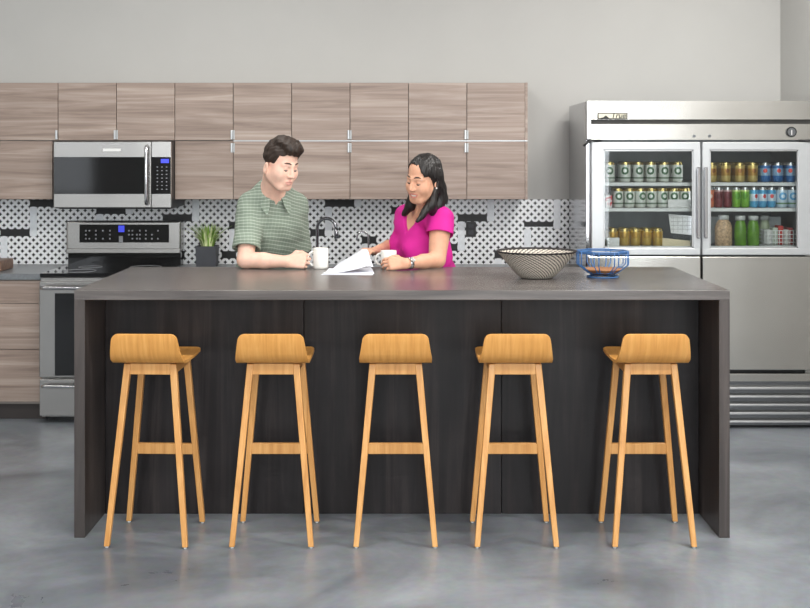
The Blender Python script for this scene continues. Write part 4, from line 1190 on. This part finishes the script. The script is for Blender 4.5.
# ---- anatomy
def hand(g, w, f, n, thumb_side, curl, scale=1.0, thumb_curl=0.5, spread=0.0):
    """wrist, finger direction, back-of-hand normal; five fingers of their own lengths"""
    f = unit(f); n = nv(n); n = unit(n - f * (n @ f)); t = np.cross(n, f)
    if t @ nv(thumb_side) < 0: t = -t
    w = nv(w); s = scale
    roots = [w + s * (f * 0.088 + t * 0.031), w + s * (f * 0.092 + t * 0.010), w + s * (f * 0.088 - t * 0.011), w + s * (f * 0.080 - t * 0.031)]
    base = [w + s * t * v for v in (0.016, 0.005, -0.006, -0.016)]
    for b, r in zip(base, roots): g.add(cap(b, r, 0.0145 * s, 0.0125 * s), 0.012)
    lens = (0.070, 0.078, 0.073, 0.056); rad = (0.0088, 0.009, 0.0086, 0.0076)
    for i, (r, L, q) in enumerate(zip(roots, lens, rad)):
        d = unit(f + t * spread * (1.5 - i) * 0.12); p = r; a = 0.0
        for seg, j in ((0.46, 0), (0.30, 1), (0.24, 2)):
            a += curl[j] if not isinstance(curl[j], (list, tuple)) else curl[j][i]
            dd = d * math.cos(a) - n * math.sin(a)
            p2 = p + dd * L * seg * s
            g.add(cap(p, p2, q * s * (1 - 0.08 * j), q * s * (0.92 - 0.1 * j)), 0.004); p = p2
    tb = w + s * (f * 0.022 + t * 0.02 - n * 0.006)
    d1 = unit(f * 0.75 + t * 0.75 - n * 0.35); m1 = tb + d1 * 0.042 * s
    g.add(cap(tb, m1, 0.0155 * s, 0.0125 * s), 0.012)
    d2 = unit(f * (0.9) + t * (0.5 - thumb_curl * 0.5) - n * (0.2 + thumb_curl * 0.5)); m2 = m1 + d2 * 0.034 * s
    g.add(cap(m1, m2, 0.0118 * s, 0.0105 * s), 0.006)
    d3 = unit(f + t * (0.25 - thumb_curl * 0.7) - n * (0.2 + thumb_curl * 0.7)); m3 = m2 + d3 * 0.026 * s
    g.add(cap(m2, m3, 0.0103 * s, 0.0085 * s), 0.004)
    return m3

class Head:
    def __init__(s, c, yaw, pitch, roll, k=1.0, female=False):
        s.c = nv(c); s.R = rotz(yaw) @ rotx(pitch) @ roty(roll); s.k = k; s.fem = female
    def w(s, *p): return s.c + s.R @ (np.array(p, float) * s.k)
    def loc(s, P_): return ((np.asarray(P_) - s.c) @ s.R) / s.k
    def e(s, c, r, extra=None): return ell(s.w(*c), np.array(r) * s.k, s.R if extra is None else s.R @ extra)
    def cp(s, a, b, ra, rb): return cap(s.w(*a), s.w(*b), ra * s.k, rb * s.k)
    def build(s, g):
        fe = s.fem
        g.add(s.e((0, .012, .045), (.077, .094, .086)), 0.02)
        g.add(s.e((0, -.028, -.03), (.067 if not fe else .062, .061, .082)), 0.03)
        g.add(s.e((0, -.058, -.096), (.030 if not fe else .023, .024, .020)), 0.03)          # chin
        for q in (-1, 1):
            g.add(s.cp((q * .052, .004, -.052), (q * .024, -.062, -.094), .023 if not fe else .019, .018), 0.03)   # jaw line
            g.add(s.e((q * .038, -.056, -.028), (.028, .027, .029)), 0.035)                     # cheek
            g.add(s.cp((q * .012, -.0835, .026), (q * .044, -.068, .024), .0105, .010), 0.012)  # brow
            g.cut(s.e((q * .031, -.098, .004), (.017, .017, .011)), 0.012)                     # eye socket
            g.add(s.e((q * .031, -.0705, .006), (.0165, .0165, .0125)), 0.003)                 # lowered lid
            g.add(s.e((q * (.073 if fe else .080), .016, -.024), (.010, .020, .033), rotz(q * 0.35)), 0.006)     # ear
            g.cut(s.e((q * (.083 if fe else .090), .012, -.020), (.006, .010, .018), rotz(q * 0.35)), 0.004)
        g.add(s.cp((0, -.086, .018), (0, -.108, -.026), .0085, .0115), 0.012)                  # nose
        for q in (-1, 1): g.add(s.e((q * .011, -.098, -.030), (.0085, .011, .008)), 0.006)
        g.add(s.e((0, -.080, -.062), (.030, .016, .020)), 0.015)
        if fe:      # an open smile, corners drawn up
            up_ = [(-.029, -.0765, -.0535), (-.017, -.0885, -.0575), (0, -.0945, -.0585), (.017, -.0885, -.0575), (.029, -.0765, -.0535)]
            lo_ = [(-.029, -.0765, -.0535), (-.016, -.0860, -.0715), (0, -.0910, -.0765), (.016, -.0860, -.0715), (.029, -.0765, -.0535)]
            g.cut(s.e((0, -.092, -.0640), (.022, .012, .0072)), 0.003)
            for ch_ in (up_, lo_):
                for p_, q_ in zip(ch_[:-1], ch_[1:]): g.add(s.cp(p_, q_, .0036, .0036), 0.003)
        else:
            g.add(s.e((0, -.0925, -.0575), (.022, .0085, .0052)), 0.005)
            g.add(s.e((0, -.0905, -.0700), (.019, .0090, .0062)), 0.005)
            g.cut(s.e((0, -.103, -.0636), (.021, .010, .0024)), 0.003)
    def lips(s, P_):
        p = s.loc(P_); x, y, z = p[:, 0], p[:, 1], p[:, 2]
        if s.fem: z = z - 8.0 * x * x; hw, hh = .031, .0135
        else: hw, hh = .0225, .0125
        return (np.abs(x) < hw) & (y < -0.072) & ((x / hw) ** 2 + ((z + .0645) / hh) ** 2 < 1)
    def tubes(s, name, paths, r, m, parent, n=8):
        mb = MB()
        for pth, rr in zip(paths, r): mb.tube([Vector(s.w(*p)) for p in pth], [q * s.k for q in rr], n)
        return mb.build(name, m, parent)
    def features(s, parent, brow_m, lash_m, eye_w, iris):
        for q in (-1, 1):
            s.tubes('eyebrow', [[(q * .013, -.0935, .0335), (q * .024, -.0905, .0378), (q * .036, -.082, .0375), (q * .047, -.073, .0300)]], [[.002, .0038, .0034, .0012]], brow_m, parent)
            mb = MB(); c = s.w(q * .031, -.0712, .0015); rings = []
            for i in range(9):
                th = PI * i / 8; rings.append((math.cos(th), math.sin(th)))
            mb.ring_loft([[Vector(c + s.R @ (np.array([0.0148 * st * math.cos(2*PI*k/14), -0.0148 * ct, 0.0100 * st * math.sin(2*PI*k/14)]) * s.k)) for k in range(14)] for ct, st in rings[1:-1]])
            ey = mb.build('eye', eye_w, parent)
            mb = MB(); c2 = s.w(q * .0305, -.0838, -.0035)
            mb.ring_loft([[Vector(c2 + s.R @ (np.array([0.0056 * st * math.cos(2*PI*k/12), -0.003 * ct, 0.0052 * st * math.sin(2*PI*k/12)]) * s.k)) for k in range(12)] for ct, st in rings[1:-1]])
            mb.build('iris', iris, ey)
            s.tubes('eyelashes', [[(q * .0165, -.0815, -.0015), (q * .024, -.0862, -.0012), (q * .033, -.0865, -.0012), (q * .041, -.0825, -.0015), (q * .0465, -.0765, -.0005)]],
                    [[.0009, .0016, .0018, .0018, .001]], lash_m, parent, 6)

def skin(name, c):
    m = plain(name, c, 0.5, noise=0.05, nscale=45)
    b = m.node_tree.nodes['Principled BSDF']; setv(b, sss=0.12, spec=0.35); b.inputs['Subsurface Radius'].default_value = (0.012, 0.005, 0.003); b.inputs['Subsurface Scale'].default_value = 0.6
    return m
def cloth_plaid():
    m, nt, b = new_mat('green_checked_shirting'); N, L = nt.nodes, nt.links
    setv(b, rough=0.85)
    tc = N.new('ShaderNodeTexCoord'); nz = N.new('ShaderNodeTexNoise'); nz.inputs['Scale'].default_value = 7; L.new(tc.outputs['Object'], nz.inputs['Vector'])
    sc = N.new('ShaderNodeVectorMath'); sc.operation = 'MULTIPLY_ADD'; sc.inputs[1].default_value = (0.02, 0.02, 0.02); L.new(nz.outputs['Color'], sc.inputs[0]); L.new(tc.outputs['Object'], sc.inputs[2])
    mp = N.new('ShaderNodeMapping'); mp.inputs['Rotation'].default_value = (0.25, 0, -0.4); L.new(sc.outputs[0], mp.inputs['Vector'])
    sx = N.new('ShaderNodeSeparateXYZ'); L.new(mp.outputs[0], sx.inputs[0])
    def mt(op, a, bb=None):
        n = N.new('ShaderNodeMath'); n.operation = op
        for k, v in enumerate((a, bb)):
            if v is None: continue
            if isinstance(v, (int, float)): n.inputs[k].default_value = v
            else: L.new(v, n.inputs[k])
        return n.outputs[0]
    def line(sock, period, wd): return mt('LESS_THAN', mt('FRACT', mt('DIVIDE', sock, period)), wd)
    h1 = line(sx.outputs[2], 0.0175, 0.26); v1 = line(sx.outputs[0], 0.0175, 0.20); h2 = line(sx.outputs[2], 0.033, 0.14)
    k = mt('ADD', mt('MULTIPLY', h1, 0.66), mt('MULTIPLY', v1, 0.22))
    mx = N.new('ShaderNodeMix'); mx.data_type = 'RGBA'; mx.clamp_factor = True; L.new(k, mx.inputs[0])
    mx.inputs[6].default_value = lin((120, 133, 119)); mx.inputs[7].default_value = lin((176, 186, 172))
    L.new(mx.outputs[2], b.inputs['Base Color'])
    return m
def hairmat(name, c1, c2, rough=0.38):
    return wood(name, (c1, tuple((a + b) / 2 for a, b in zip(c1, c2)), c2), (170, 170, 14), rough, detail=4, distort=0.8, bump=0.25)

M['lash'] = plain('lash_dark', (34, 24, 22), 0.6)
M['eyewhite'] = plain('eye_white', (224, 216, 210), 0.25, noise=0.02)
M['iris'] = plain('iris_brown', (48, 30, 22), 0.2)
M['denim'] = plain('dark_denim', (44, 52, 70), 0.85, noise=0.2, nscale=120)
M['shoe'] = plain('dark_shoe_leather', (40, 34, 32), 0.45)

def shoe(o, ank, fwd):
    g = Sdf(nv(ank) - 0.2, nv(ank) + 0.2, 0.005); f = unit(fwd); a = nv(ank)
    g.add(cap(V3(a[0], a[1], 0.075) - f * 0.02, V3(a[0], a[1], 0.05) - f * 0.03, 0.05, 0.045), 0.02)
    g.add(cap(V3(a[0], a[1], 0.045) - f * 0.03, V3(a[0], a[1], 0.036) + f * 0.15, 0.042, 0.036), 0.03)
    g.every(lambda A, X, Y, Z: np.maximum(A, 0.001 - Z + 0 * X + 0 * Y))
    return sdf_obj('shoe', g, M['shoe'], o, relax=1)

# ------------------------------------------------------------------ the man
def man():
    H = Head(P(280.6, 165.0, 6.2), 0.80, 0.33, 0.03, 1.0)
    nb = nv(P(271.5, 196.5, 6.345)); hips = V3(-0.72, 1.40, 0.93)
    r = unit(nv(P(303, 206, 6.44)) - nv(P(250, 208, 6.32))); up = unit(nb - hips); fw = unit(np.cross(up, r)); 
    if fw[1] > 0: fw = -fw
    R = np.stack([r, np.cross(up, r), up], 1)
    sr = nv(P(250.5, 208, 6.33)); sl = nv(P(294, 206, 6.48))
    el = nv(P(245.5, 262, 6.19)); el[2] = ITOP + 0.046
    wr = nv(P(287, 262, 6.15)); wr[2] = ITOP + 0.040
    el2 = nv(P(298.5, 259, 6.56)); wr2 = el2 + V3(-0.02, -0.03, -0.25)
    ch = hips * 0.36 + nb * 0.64; wa = hips * 0.72 + nb * 0.28
    o = empty('person', (hips[0], hips[1], 0), 'man in a green checked short sleeve shirt leaning on the island, holding a white mug', 'person')
    hr, hl = hips + r * -0.09 + V3(0, 0, -0.03), hips + r * 0.09 + V3(0, 0, -0.03)
    kr, kl = V3(-0.80, 1.42, 0.50), V3(-0.60, 1.44, 0.50)
    ar, al = V3(-0.81, 1.46, 0.085), V3(-0.59, 1.48, 0.085)
    def torso(g, grow=0.0, k=0.06):
        g.add(ell(hips + V3(0, 0, 0.0), (.165, .115, .13), R), k, grow)
        g.add(ell(wa, (.160, .122, .17), R), k, grow)
        g.add(ell(ch, (.160, .118, .185), R), k, grow)
        g.add(cap(sr + r * .03, sl - r * .03, .058, .058), k, grow)
        g.add(cap(nb + up * 0.03, sr + r * 0.02, .05, .052), k, grow); g.add(cap(nb + up * 0.03, sl - r * 0.02, .05, .052), k, grow)
    g = Sdf((-1.05, 0.78, 0.0), (-0.33, 1.66, 1.84), 0.0037)
    torso(g)
    g.add(cap(nb - up * 0.02, H.w(0, .022, -.045), .066, .062), 0.03)
    g.add(cap(sr, el, .054, .043), 0.03); g.add(cap(el, el * .55 + wr * .45, .044, .040), 0.012); g.add(cap(el * .55 + wr * .45, wr, .040, .0285), 0.012)
    g.add(cap(sl, el2, .054, .043), 0.03); g.add(cap(el2, wr2, .043, .029), 0.012)
    g.add(cap(hr, kr, .085, .056), 0.04); g.add(cap(hl, kl, .085, .056), 0.04); g.add(cap(kr, ar, .055, .036), 0.02); g.add(cap(kl, al, .055, .036), 0.02)
    for a, dx in ((ar, -.04), (al, .04)): g.add(cap(V3(a[0], a[1], .045), V3(a[0] + dx, a[1] - .15, .032), .03, .022), 0.03)
    H.build(g)
    hand(g, wr, (1, 0.03, 0.06), (0, -1, 0.25), (0, 0, 1), ((0.75, 0.8, 0.85, 0.9), (1.15, 1.15, 1.15, 1.1), 0.7), 0.98, 0.9)
    hand(g, wr2, (-0.05, -0.1, -1), (1, 0, 0), (0, -1, 0), (0.3, 0.4, 0.3), 1.0, 0.3)
    sk = skin('fair_skin', (232, 190, 170)); lp = skin('lip_rose', (216, 162, 148))
    sdf_obj('body', g, [sk, lp], o, pick=lambda p: H.lips(p))
    # shirt
    g = Sdf((-1.05, 0.84, 0.80), (-0.33, 1.66, 1.56), 0.0042)
    torso(g, 0.017)
    g.add(ell(wa - up * 0.10, (.185, .145, .16), R), 0.08)
    sle = sr + (el - sr) * 0.80; sle2 = sl + (el2 - sl) * 0.82
    g.add(sleeve(sr + (sr - el) * 0.02, sle, .069, .074), 0.03); g.add(sleeve(sl, sle2, .069, .072), 0.03)
    g.cut(sleeve(sr + (el - sr) * 0.6, sle + (el - sr) * 0.1, .05, .066), 0.004); g.cut(sleeve(sl + (el2 - sl) * 0.6, sle2 + (el2 - sl) * 0.1, .05, .062), 0.004)
    g.every(lambda A, X, Y, Z: np.maximum(A + wob(X, Y, Z * 0.7, 0.0028, 38, 3) + wob(X, Y, Z, 0.002, 75, 5), 0.86 - Z + 0 * X + 0 * Y))
    neck = cap(nb - up * 0.005 + fw * 0.008, H.w(0, .01, -.06) + up * 0.03, .062, .074)
    g.cut(neck, 0.006)
    vz = nb + fw * 0.11 - up * 0.012                     # lowest point of the open collar
    def wedge(X, Y, Z):
        a = (X - vz[0]) * r[0] + (Y - vz[1]) * r[1] + (Z - vz[2]) * r[2]; b = (X - vz[0]) * up[0] + (Y - vz[1]) * up[1] + (Z - vz[2]) * up[2]
        c = (X - nb[0]) * fw[0] + (Y - nb[1]) * fw[1] + (Z - nb[2]) * fw[2]
        return np.maximum(np.maximum(np.abs(a) - b * 0.36, -b), np.maximum(-c, b - 0.2))
    g.cut((wedge, vz - 0.16, vz + 0.2), 0.004)
    plaid = cloth_plaid()
    sh = sdf_obj('shirt', g, plaid, o)
    # collar: a stand round the neck folded over into a fall with two points
    cc = nb + up * 0.012 + fw * 0.012; bm = bmesh.new(); rows = []; nt_ = 36
    for k in range(nt_ + 1):
        t = -1 + 2 * k / nt_; a = t * 2.72; e = max(0.0, (abs(t) - 0.72) / 0.28); ca = math.cos(a)
        rad = -fw * ca * 0.95 + r * math.sin(a)
        hgt = 0.034 + 0.020 * ca                       # the stand is tallest at the nape
        tip = e * e
        rows.append([cc + rad * 0.072 + up * (hgt - 0.040), cc + rad * 0.073 + up * hgt, cc + rad * 0.077 + up * (hgt + 0.004), cc + rad * 0.083 + up * (hgt - 0.002),
                     cc + rad * (0.090 + 0.006 * e) + up * (hgt - 0.020 - 0.008 * tip) + fw * 0.008 * tip,
                     cc + rad * (0.098 + 0.020 * e) + up * (hgt - 0.040 - 0.032 * tip) + fw * 0.016 * tip + r * (0.012 * tip * (1 if t > 0 else -1))])
    gv = [[bm.verts.new(Vector(p)) for p in rw] for rw in rows]
    for p_, q_ in zip(gv[:-1], gv[1:]):
        for j in range(5): f = bm.faces.new((p_[j], p_[j + 1], q_[j + 1], q_[j])); f.smooth = True
    bmesh.ops.recalc_face_normals(bm, faces=bm.faces[:]); bmesh.ops.solidify(bm, geom=bm.faces[:], thickness=0.003)
    bmesh.ops.recalc_face_normals(bm, faces=bm.faces[:]); bmesh.ops.translate(bm, vec=-origin(sh), verts=bm.verts[:])
    me = bpy.data.meshes.new('collar'); bm.to_mesh(me); bm.free(); me.set_sharp_from_angle(angle=0.9); link_mesh('collar', me, plaid, sh)
    M['button'] = plain('shirt_button', (206, 208, 196), 0.4)
    # trousers
    g = Sdf((-1.02, 1.15, 0.04), (-0.38, 1.70, 1.06), 0.006)
    g.add(ell(hips, (.178, .128, .12), R), 0.04)
    g.add(cap(hr, kr, .098, .072), 0.04); g.add(cap(hl, kl, .098, .072), 0.04); g.add(sleeve(kr, ar + V3(0, 0, -.02), .072, .062), 0.02); g.add(sleeve(kl, al + V3(0, 0, -.02), .072, .062), 0.02)
    sdf_obj('trousers', g, M['denim'], o)
    shoe(o, ar, (-0.25, -1, 0)); shoe(o, al, (0.25, -1, 0))
    # hair
    g = Sdf(H.c - 0.19, H.c + 0.19, 0.0032)
    g.add(H.e((0, .014, .050), (.083, .102, .093)), 0.01)
    g.add(H.e((0.006, -.066, .106), (.058, .036, .024)), 0.03); g.add(H.e((0, -.02, .128), (.060, .065, .024)), 0.03)
    def hl_(A, X, Y, Z):
        p = np.stack(np.broadcast_arrays(X - H.c[0], Y - H.c[1], Z - H.c[2]), -1) @ H.R / H.k
        x, y, z = p[..., 0], p[..., 1], p[..., 2]
        side = np.clip((np.abs(x) - 0.040) / 0.03, 0, 1)
        front = np.where(y < -0.045, 0.078 - 0.012 * side, 0.078 - 0.012 * side - (y + 0.045) * 3.0)
        lim = np.maximum(front, np.where(y > 0.030, -0.085, -0.034 + 0 * y))
        # the ear stays free
        earcut = 0.025 - np.sqrt(((y - 0.016) * 1.25) ** 2 + ((z + 0.026) * 0.8) ** 2) 
        out = np.maximum(A, (lim - z) * 0.7)
        out = np.where(np.abs(x) > 0.055, np.maximum(out, earcut), out)
        st = np.sin(x * 310 + y * 60 + np.sin(z * 55) * 2) * np.sin(y * 190 + x * 120 + z * 90)
        return out + 0.0022 * st + wob(x, y, z, 0.0022, 95, 9)
    g.every(hl_)
    sdf_obj('hair', g, hairmat('dark_brown_hair', (26, 18, 13), (64, 46, 34), 0.55), o, relax=1)
    br = plain('brow_brown', (74, 52, 40), 0.7)
    H.features(o, br, M['lash'], M['eyewhite'], M['iris'])
man()

# ------------------------------------------------------------------ the woman
def woman():
    H = Head(P(423.5, 179.5, 6.3), -0.72, 0.24, 0.14, 0.985, True)
    nb = nv(P(425.5, 211, 6.42)); hips = V3(0.155, 1.52, 0.90)
    sl = nv(P(441, 221, 6.33)); sr = nv(P(405.5, 217, 6.64))
    r = unit(sl - sr); up = unit(nb - hips); fw = unit(np.cross(up, r))
    if fw[1] > 0: fw = -fw
    R = np.stack([r, np.cross(up, r), up], 1)
    el = nv(P(437, 261, 6.25)); el[2] = ITOP + 0.040
    wr = nv(P(406, 264, 6.10)); wr[2] = ITOP + 0.034
    er = nv(P(399, 243, 6.74)); wr2 = nv(P(375.5, 251, 6.42)); wr2[2] = max(wr2[2], ITOP + 0.05)
    ch = hips * 0.36 + nb * 0.64 + fw * 0.022; wa = hips * 0.66 + nb * 0.34 + fw * 0.01
    o = empty('person', (hips[0], hips[1], 0), 'smiling woman with long dark hair in a magenta top leaning on the island', 'person')
    hr, hl = hips - r * 0.085 + V3(0, 0, -0.03), hips + r * 0.085 + V3(0, 0, -0.03)
    kr, kl = V3(0.12, 1.56, 0.48), V3(0.30, 1.52, 0.48); ar, al = V3(0.12, 1.62, 0.08), V3(0.32, 1.58, 0.08)
    def torso(g, grow=0.0, k=0.05):
        g.add(ell(hips, (.165, .118, .13), R), k, grow)
        g.add(ell(wa, (.130, .105, .16), R), k, grow)
        g.add(ell(ch, (.142, .100, .16), R), k, grow)
        for q in (-1, 1): g.add(ell(ch + r * q * .066 + fw * .086 - up * .032, (.064, .056, .064), R), 0.055, grow)
        g.add(cap(sr + r * .025, sl - r * .025, .045, .045), k, grow)
        g.add(cap(nb + up * 0.0, sr + r * 0.02, .034, .042), k, grow); g.add(cap(nb + up * 0.0, sl - r * 0.02, .034, .042), k, grow)
    g = Sdf((-0.30, 0.76, 0.0), (0.58, 1.80, 1.76), 0.0037)
    torso(g)
    g.add(cap(nb - up * 0.02, H.w(0, .022, -.045), .050, .048), 0.03)
    g.add(cap(sl, el, .060, .044), 0.03); g.add(cap(el, el * .55 + wr * .45, .042, .037), 0.012); g.add(cap(el * .55 + wr * .45, wr, .037, .0245), 0.012)
    g.add(cap(sr, er, .050, .040), 0.03); g.add(cap(er, er * .55 + wr2 * .45, .039, .035), 0.012); g.add(cap(er * .55 + wr2 * .45, wr2, .035, .0235), 0.012)
    g.add(cap(hr, kr, .085, .054), 0.04); g.add(cap(hl, kl, .085, .054), 0.04); g.add(cap(kr, ar, .053, .034), 0.02); g.add(cap(kl, al, .053, .034), 0.02)
    for a in (ar, al): g.add(cap(V3(a[0], a[1], .045), V3(a[0] - .06, a[1] - .12, .03), .028, .02), 0.03)
    H.build(g)
    hand(g, wr, (-1, 0.06, 0.02), (0, -0.85, 0.5), (0, 0.3, 1), ((0.35, 0.38, 0.42, 0.46), (0.55, 0.6, 0.65, 0.7), 0.45), 0.90, 0.5)
    hand(g, wr2, (-0.50, -0.85, 0.10), (0.25, 0.2, 0.9), (-1, -0.3, 0), (0.40, 0.55, 0.35), 0.88, 0.8)
    sk = skin('warm_skin', (216, 164, 136)); lp = skin('lip_coral', (202, 132, 118))
    sdf_obj('body', g, [sk, lp], o, pick=lambda p: H.lips(p))
    g = Sdf((-0.20, 0.95, 0.82), (0.58, 1.80, 1.50), 0.004)
    torso(g, 0.013)
    g.add(ell(wa - up * 0.06, (.138, .112, .17), R), 0.06)
    sle = sl + (el - sl) * 0.36; sle2 = sr + (er - sr) * 0.3
    g.add(sleeve(sl + (sl - el) * 0.05, sle, .067, .078), 0.03); g.add(sleeve(sr, sle2, .056, .062), 0.03)
    g.cut(sleeve(sl + (el - sl) * 0.22, sle + (el - sl) * 0.05, .058, .070), 0.004); g.cut(sleeve(sr + (er - sr) * 0.25, sle2 + (er - sr) * 0.05, .05, .060), 0.004)
    g.every(lambda A, X, Y, Z: np.maximum(A + wob(X, Y, Z * 0.8, 0.0026, 34, 13) + wob(X, Y, Z, 0.0016, 70, 15), 0.86 - Z + 0 * X + 0 * Y))
    g.cut(cap(nb + up * 0.012 + fw * 0.012, nb + up * 0.12 + fw * 0.04, .060, .085), 0.006)
    vz = nb + fw * 0.12 - up * 0.088 - r * 0.02
    def wedge(X, Y, Z):
        a = (X - vz[0]) * r[0] + (Y - vz[1]) * r[1] + (Z - vz[2]) * r[2]; b = (X - vz[0]) * up[0] + (Y - vz[1]) * up[1] + (Z - vz[2]) * up[2]
        c = (X - nb[0]) * fw[0] + (Y - nb[1]) * fw[1] + (Z - nb[2]) * fw[2]
        return np.maximum(np.maximum(np.abs(a) - b * 0.66, -b), np.maximum(-c, b - 0.22))
    g.cut((wedge, vz - 0.2, vz + 0.24), 0.004)
    pk = plain('magenta_jersey', (205, 24, 142), 0.8, noise=0.05)
    sdf_obj('top', g, pk, o, relax=3)
    g = Sdf((-0.10, 1.25, 0.04), (0.60, 1.85, 1.04), 0.006)
    g.add(ell(hips, (.172, .125, .12), R), 0.04)
    g.add(cap(hr, kr, .094, .064), 0.04); g.add(cap(hl, kl, .094, .064), 0.04); g.add(sleeve(kr, ar + V3(0, 0, -.01), .064, .050), 0.02); g.add(sleeve(kl, al + V3(0, 0, -.01), .064, .050), 0.02)
    sdf_obj('trousers', g, M['denim'], o)
    shoe(o, ar, (-0.5, -1, 0)); shoe(o, al, (-0.5, -1, 0))
    # long dark hair
    g = Sdf(H.c + V3(-0.2, -0.2, -0.32), H.c + V3(0.24, 0.26, 0.2), 0.0034)
    cap_ = H.e((0, .016, .046), (.082, .101, .092))
    g.add(cap_, 0.01)
    def hl_(A, X, Y, Z):
        p = np.stack(np.broadcast_arrays(X - H.c[0], Y - H.c[1], Z - H.c[2]), -1) @ H.R / H.k
        x, y, z = p[..., 0], p[..., 1], p[..., 2]
        sw = 0.099 - np.maximum(0, x + 0.02) ** 2 * 9.0 - np.maximum(0, -x - 0.025) ** 2 * 18.0; lim = np.where(y < -0.03, sw, sw - (y + 0.03) * 1.6)
        lim = np.maximum(lim, np.where(y > 0.02, -0.12, -0.02))
        return np.maximum(A, (lim - z) * 0.6)
    g.every(hl_)
    # falls behind the ear, down the back, a lock over each collarbone
    g.add(H.e((0, .050, -.01), (.078, .062, .105)), 0.02)
    bk = H.w(.035, .075, -.06)
    g.add(cap(H.w(.062, .040, .02), nv(P(441.5, 199, 6.34)), .031, .030), 0.03)
    g.add(cap(bk, nv(P(438, 208, 6.46)), .046, .034), 0.03)
    g.add(cap(nv(P(440.5, 199, 6.34)), nv(P(433, 211, 6.30)), .030, .026), 0.03)
    g.add(cap(H.w(.070, .022, -.030), nv(P(431, 205, 6.27)), .018, .026), 0.02)
    g.add(cap(nv(P(431, 205, 6.27)), nv(P(417.5, 221, 6.24)), .026, .010), 0.02)
    g.add(cap(H.w(-.066, .02, -.02), nv(P(411, 206, 6.42)), .022, .024), 0.02); g.add(cap(nv(P(411, 206, 6.42)), nv(P(403.5, 214, 6.44)), .024, .012), 0.02)
    g.every(lambda A, X, Y, Z: A + 0.0018 * np.sin(X * 330 + np.sin(Z * 30) * 1.5) * np.sin(Y * 260 + Z * 12) + wob(X, Y, Z * 0.25, 0.0026, 110, 21))
    sdf_obj('hair', g, hairmat('near_black_hair', (14, 11, 11), (34, 28, 26), 0.45), o, relax=2)
    H.features(o, plain('brow_dark', (44, 32, 28), 0.7), M['lash'], M['eyewhite'], M['iris'])
    H.tubes('teeth', [[(-.023, -.0785, -.0585), (-.012, -.0865, -.0630), (0, -.0905, -.0640), (.012, -.0865, -.0630), (.023, -.0785, -.0585)]], [[.002, .0054, .006, .0054, .002]], plain('tooth_white', (238, 234, 226), 0.25, noise=0.01), o)
    mb = MB(); c = Vector(H.w(.0815, .004, -.036)); mb.lathe(c, [(0.0, -.006), (.004, -.0045), (.006, 0), (.004, .0045), (0.0, .006)], 12); mb.build('earring', M['eyewhite'], o)
    # watch on the left wrist
    ax = unit(wr - el); wc = el + (wr - el) * 0.90; a1 = unit(np.cross(ax, V3(0, 0, 1))); a2 = np.cross(a1, ax)
    mb = MB()
    mb.ring_loft([[Vector(wc + ax * t + (a1 * math.cos(2*PI*k/28) + a2 * math.sin(2*PI*k/28)) * rr) for k in range(28)] for t, rr in ((-.010, .0275), (-.009, .0305), (.009, .0295), (.010, .0265))], caps=False)
    wb = mb.build('wristwatch', M['chrome'], o); wb['label'] = 'silver wristwatch'
    mb = MB(); nd = unit(a1 * (1 if a1[1] < 0 else -1) * 0.8 + V3(0, 0, 0.6)); cc = wc + nd * 0.029
    mb.cyl(Vector(cc), Vector(cc + nd * 0.007), 0.014, 24); mb.build('watch_case', M['steel'], wb)
woman()
# ------------------------------------------------------------------ light
def area(name, loc, rot, sx, sy, power, color=(1, 1, 1)):
    l = bpy.data.lights.new(name, 'AREA'); l.shape = 'RECTANGLE'; l.size = sx; l.size_y = sy; l.energy = power; l.color = color
    o = bpy.data.objects.new(name, l); COL.objects.link(o); o.location = loc; o.rotation_euler = rot
    return o
for i, (a0, a1, z0, z1) in enumerate(RH):
    area('daylight_right', (RX - 0.01, (a0 + a1) / 2, (z0 + z1) / 2), (0, PI / 2, 0), z1 - z0, a1 - a0, 150, (0.93, 0.97, 1.0))
for i, (a0, a1, z0, z1) in enumerate(FH):
    area('daylight_front', ((a0 + a1) / 2, FY + 0.01, (z0 + z1) / 2), (PI / 2, 0, 0), a1 - a0, z1 - z0, (30, 70, 170)[i], (0.95, 0.98, 1.0))
# rows of ceiling luminaires, above the frame
M['lamp'] = emitter('luminaire_diffuser', (255, 248, 238), 6.0)
for y in (-5.6, -3.2, -0.9, 1.2):
    for x, pw in ((-4.4, 22), (-1.2, 50), (1.85, 95)):
        t = empty('ceiling_light', (x, y, CZ - 0.06), 'long slim white ceiling luminaire above the room', 'ceiling light', 'ceiling luminaires')
        MB().box(x - 0.62, x + 0.62, y - 0.09, y + 0.09, CZ - 0.06, CZ - 0.0005).build('housing', M['white'], t)
        MB().box(x - 0.6, x + 0.6, y - 0.075, y + 0.075, CZ - 0.066, CZ - 0.06).build('diffuser', M['lamp'], t)
        area('luminaire', (x, y, CZ - 0.07), (0, 0, 0), 1.2, 0.15, pw * (0.6 if y > 1 else 1), (1.0, 0.975, 0.94))
w = bpy.data.worlds.new('sky'); SC.world = w; w.use_nodes = True
w.node_tree.nodes['Background'].inputs['Color'].default_value = (0.8, 0.88, 1.0, 1)
w.node_tree.nodes['Background'].inputs['Strength'].default_value = 1.2

# ------------------------------------------------------------------ camera
cam = bpy.data.cameras.new('camera'); co = bpy.data.objects.new('camera', cam); COL.objects.link(co)
co.location = (0, CAMY, EYE); co.rotation_euler = (PI / 2, 0, 0)
cam.sensor_fit = 'HORIZONTAL'; cam.sensor_width = 36.0; cam.lens = 36.0 * F / 810.0
cam.shift_x = (405.0 - CX) / 810.0; cam.shift_y = (HY - 304.0) / 810.0
SC.camera = co
vs = SC.view_settings
SC.display_settings.display_device = 'sRGB'
vs.view_transform = 'Standard'; vs.look = 'None'; vs.exposure = -0.4; vs.gamma = 1.0; vs.use_curve_mapping = False
SC.cycles.use_denoising = True
SC.cycles.max_bounces = 8; SC.cycles.sample_clamp_indirect = 6.0
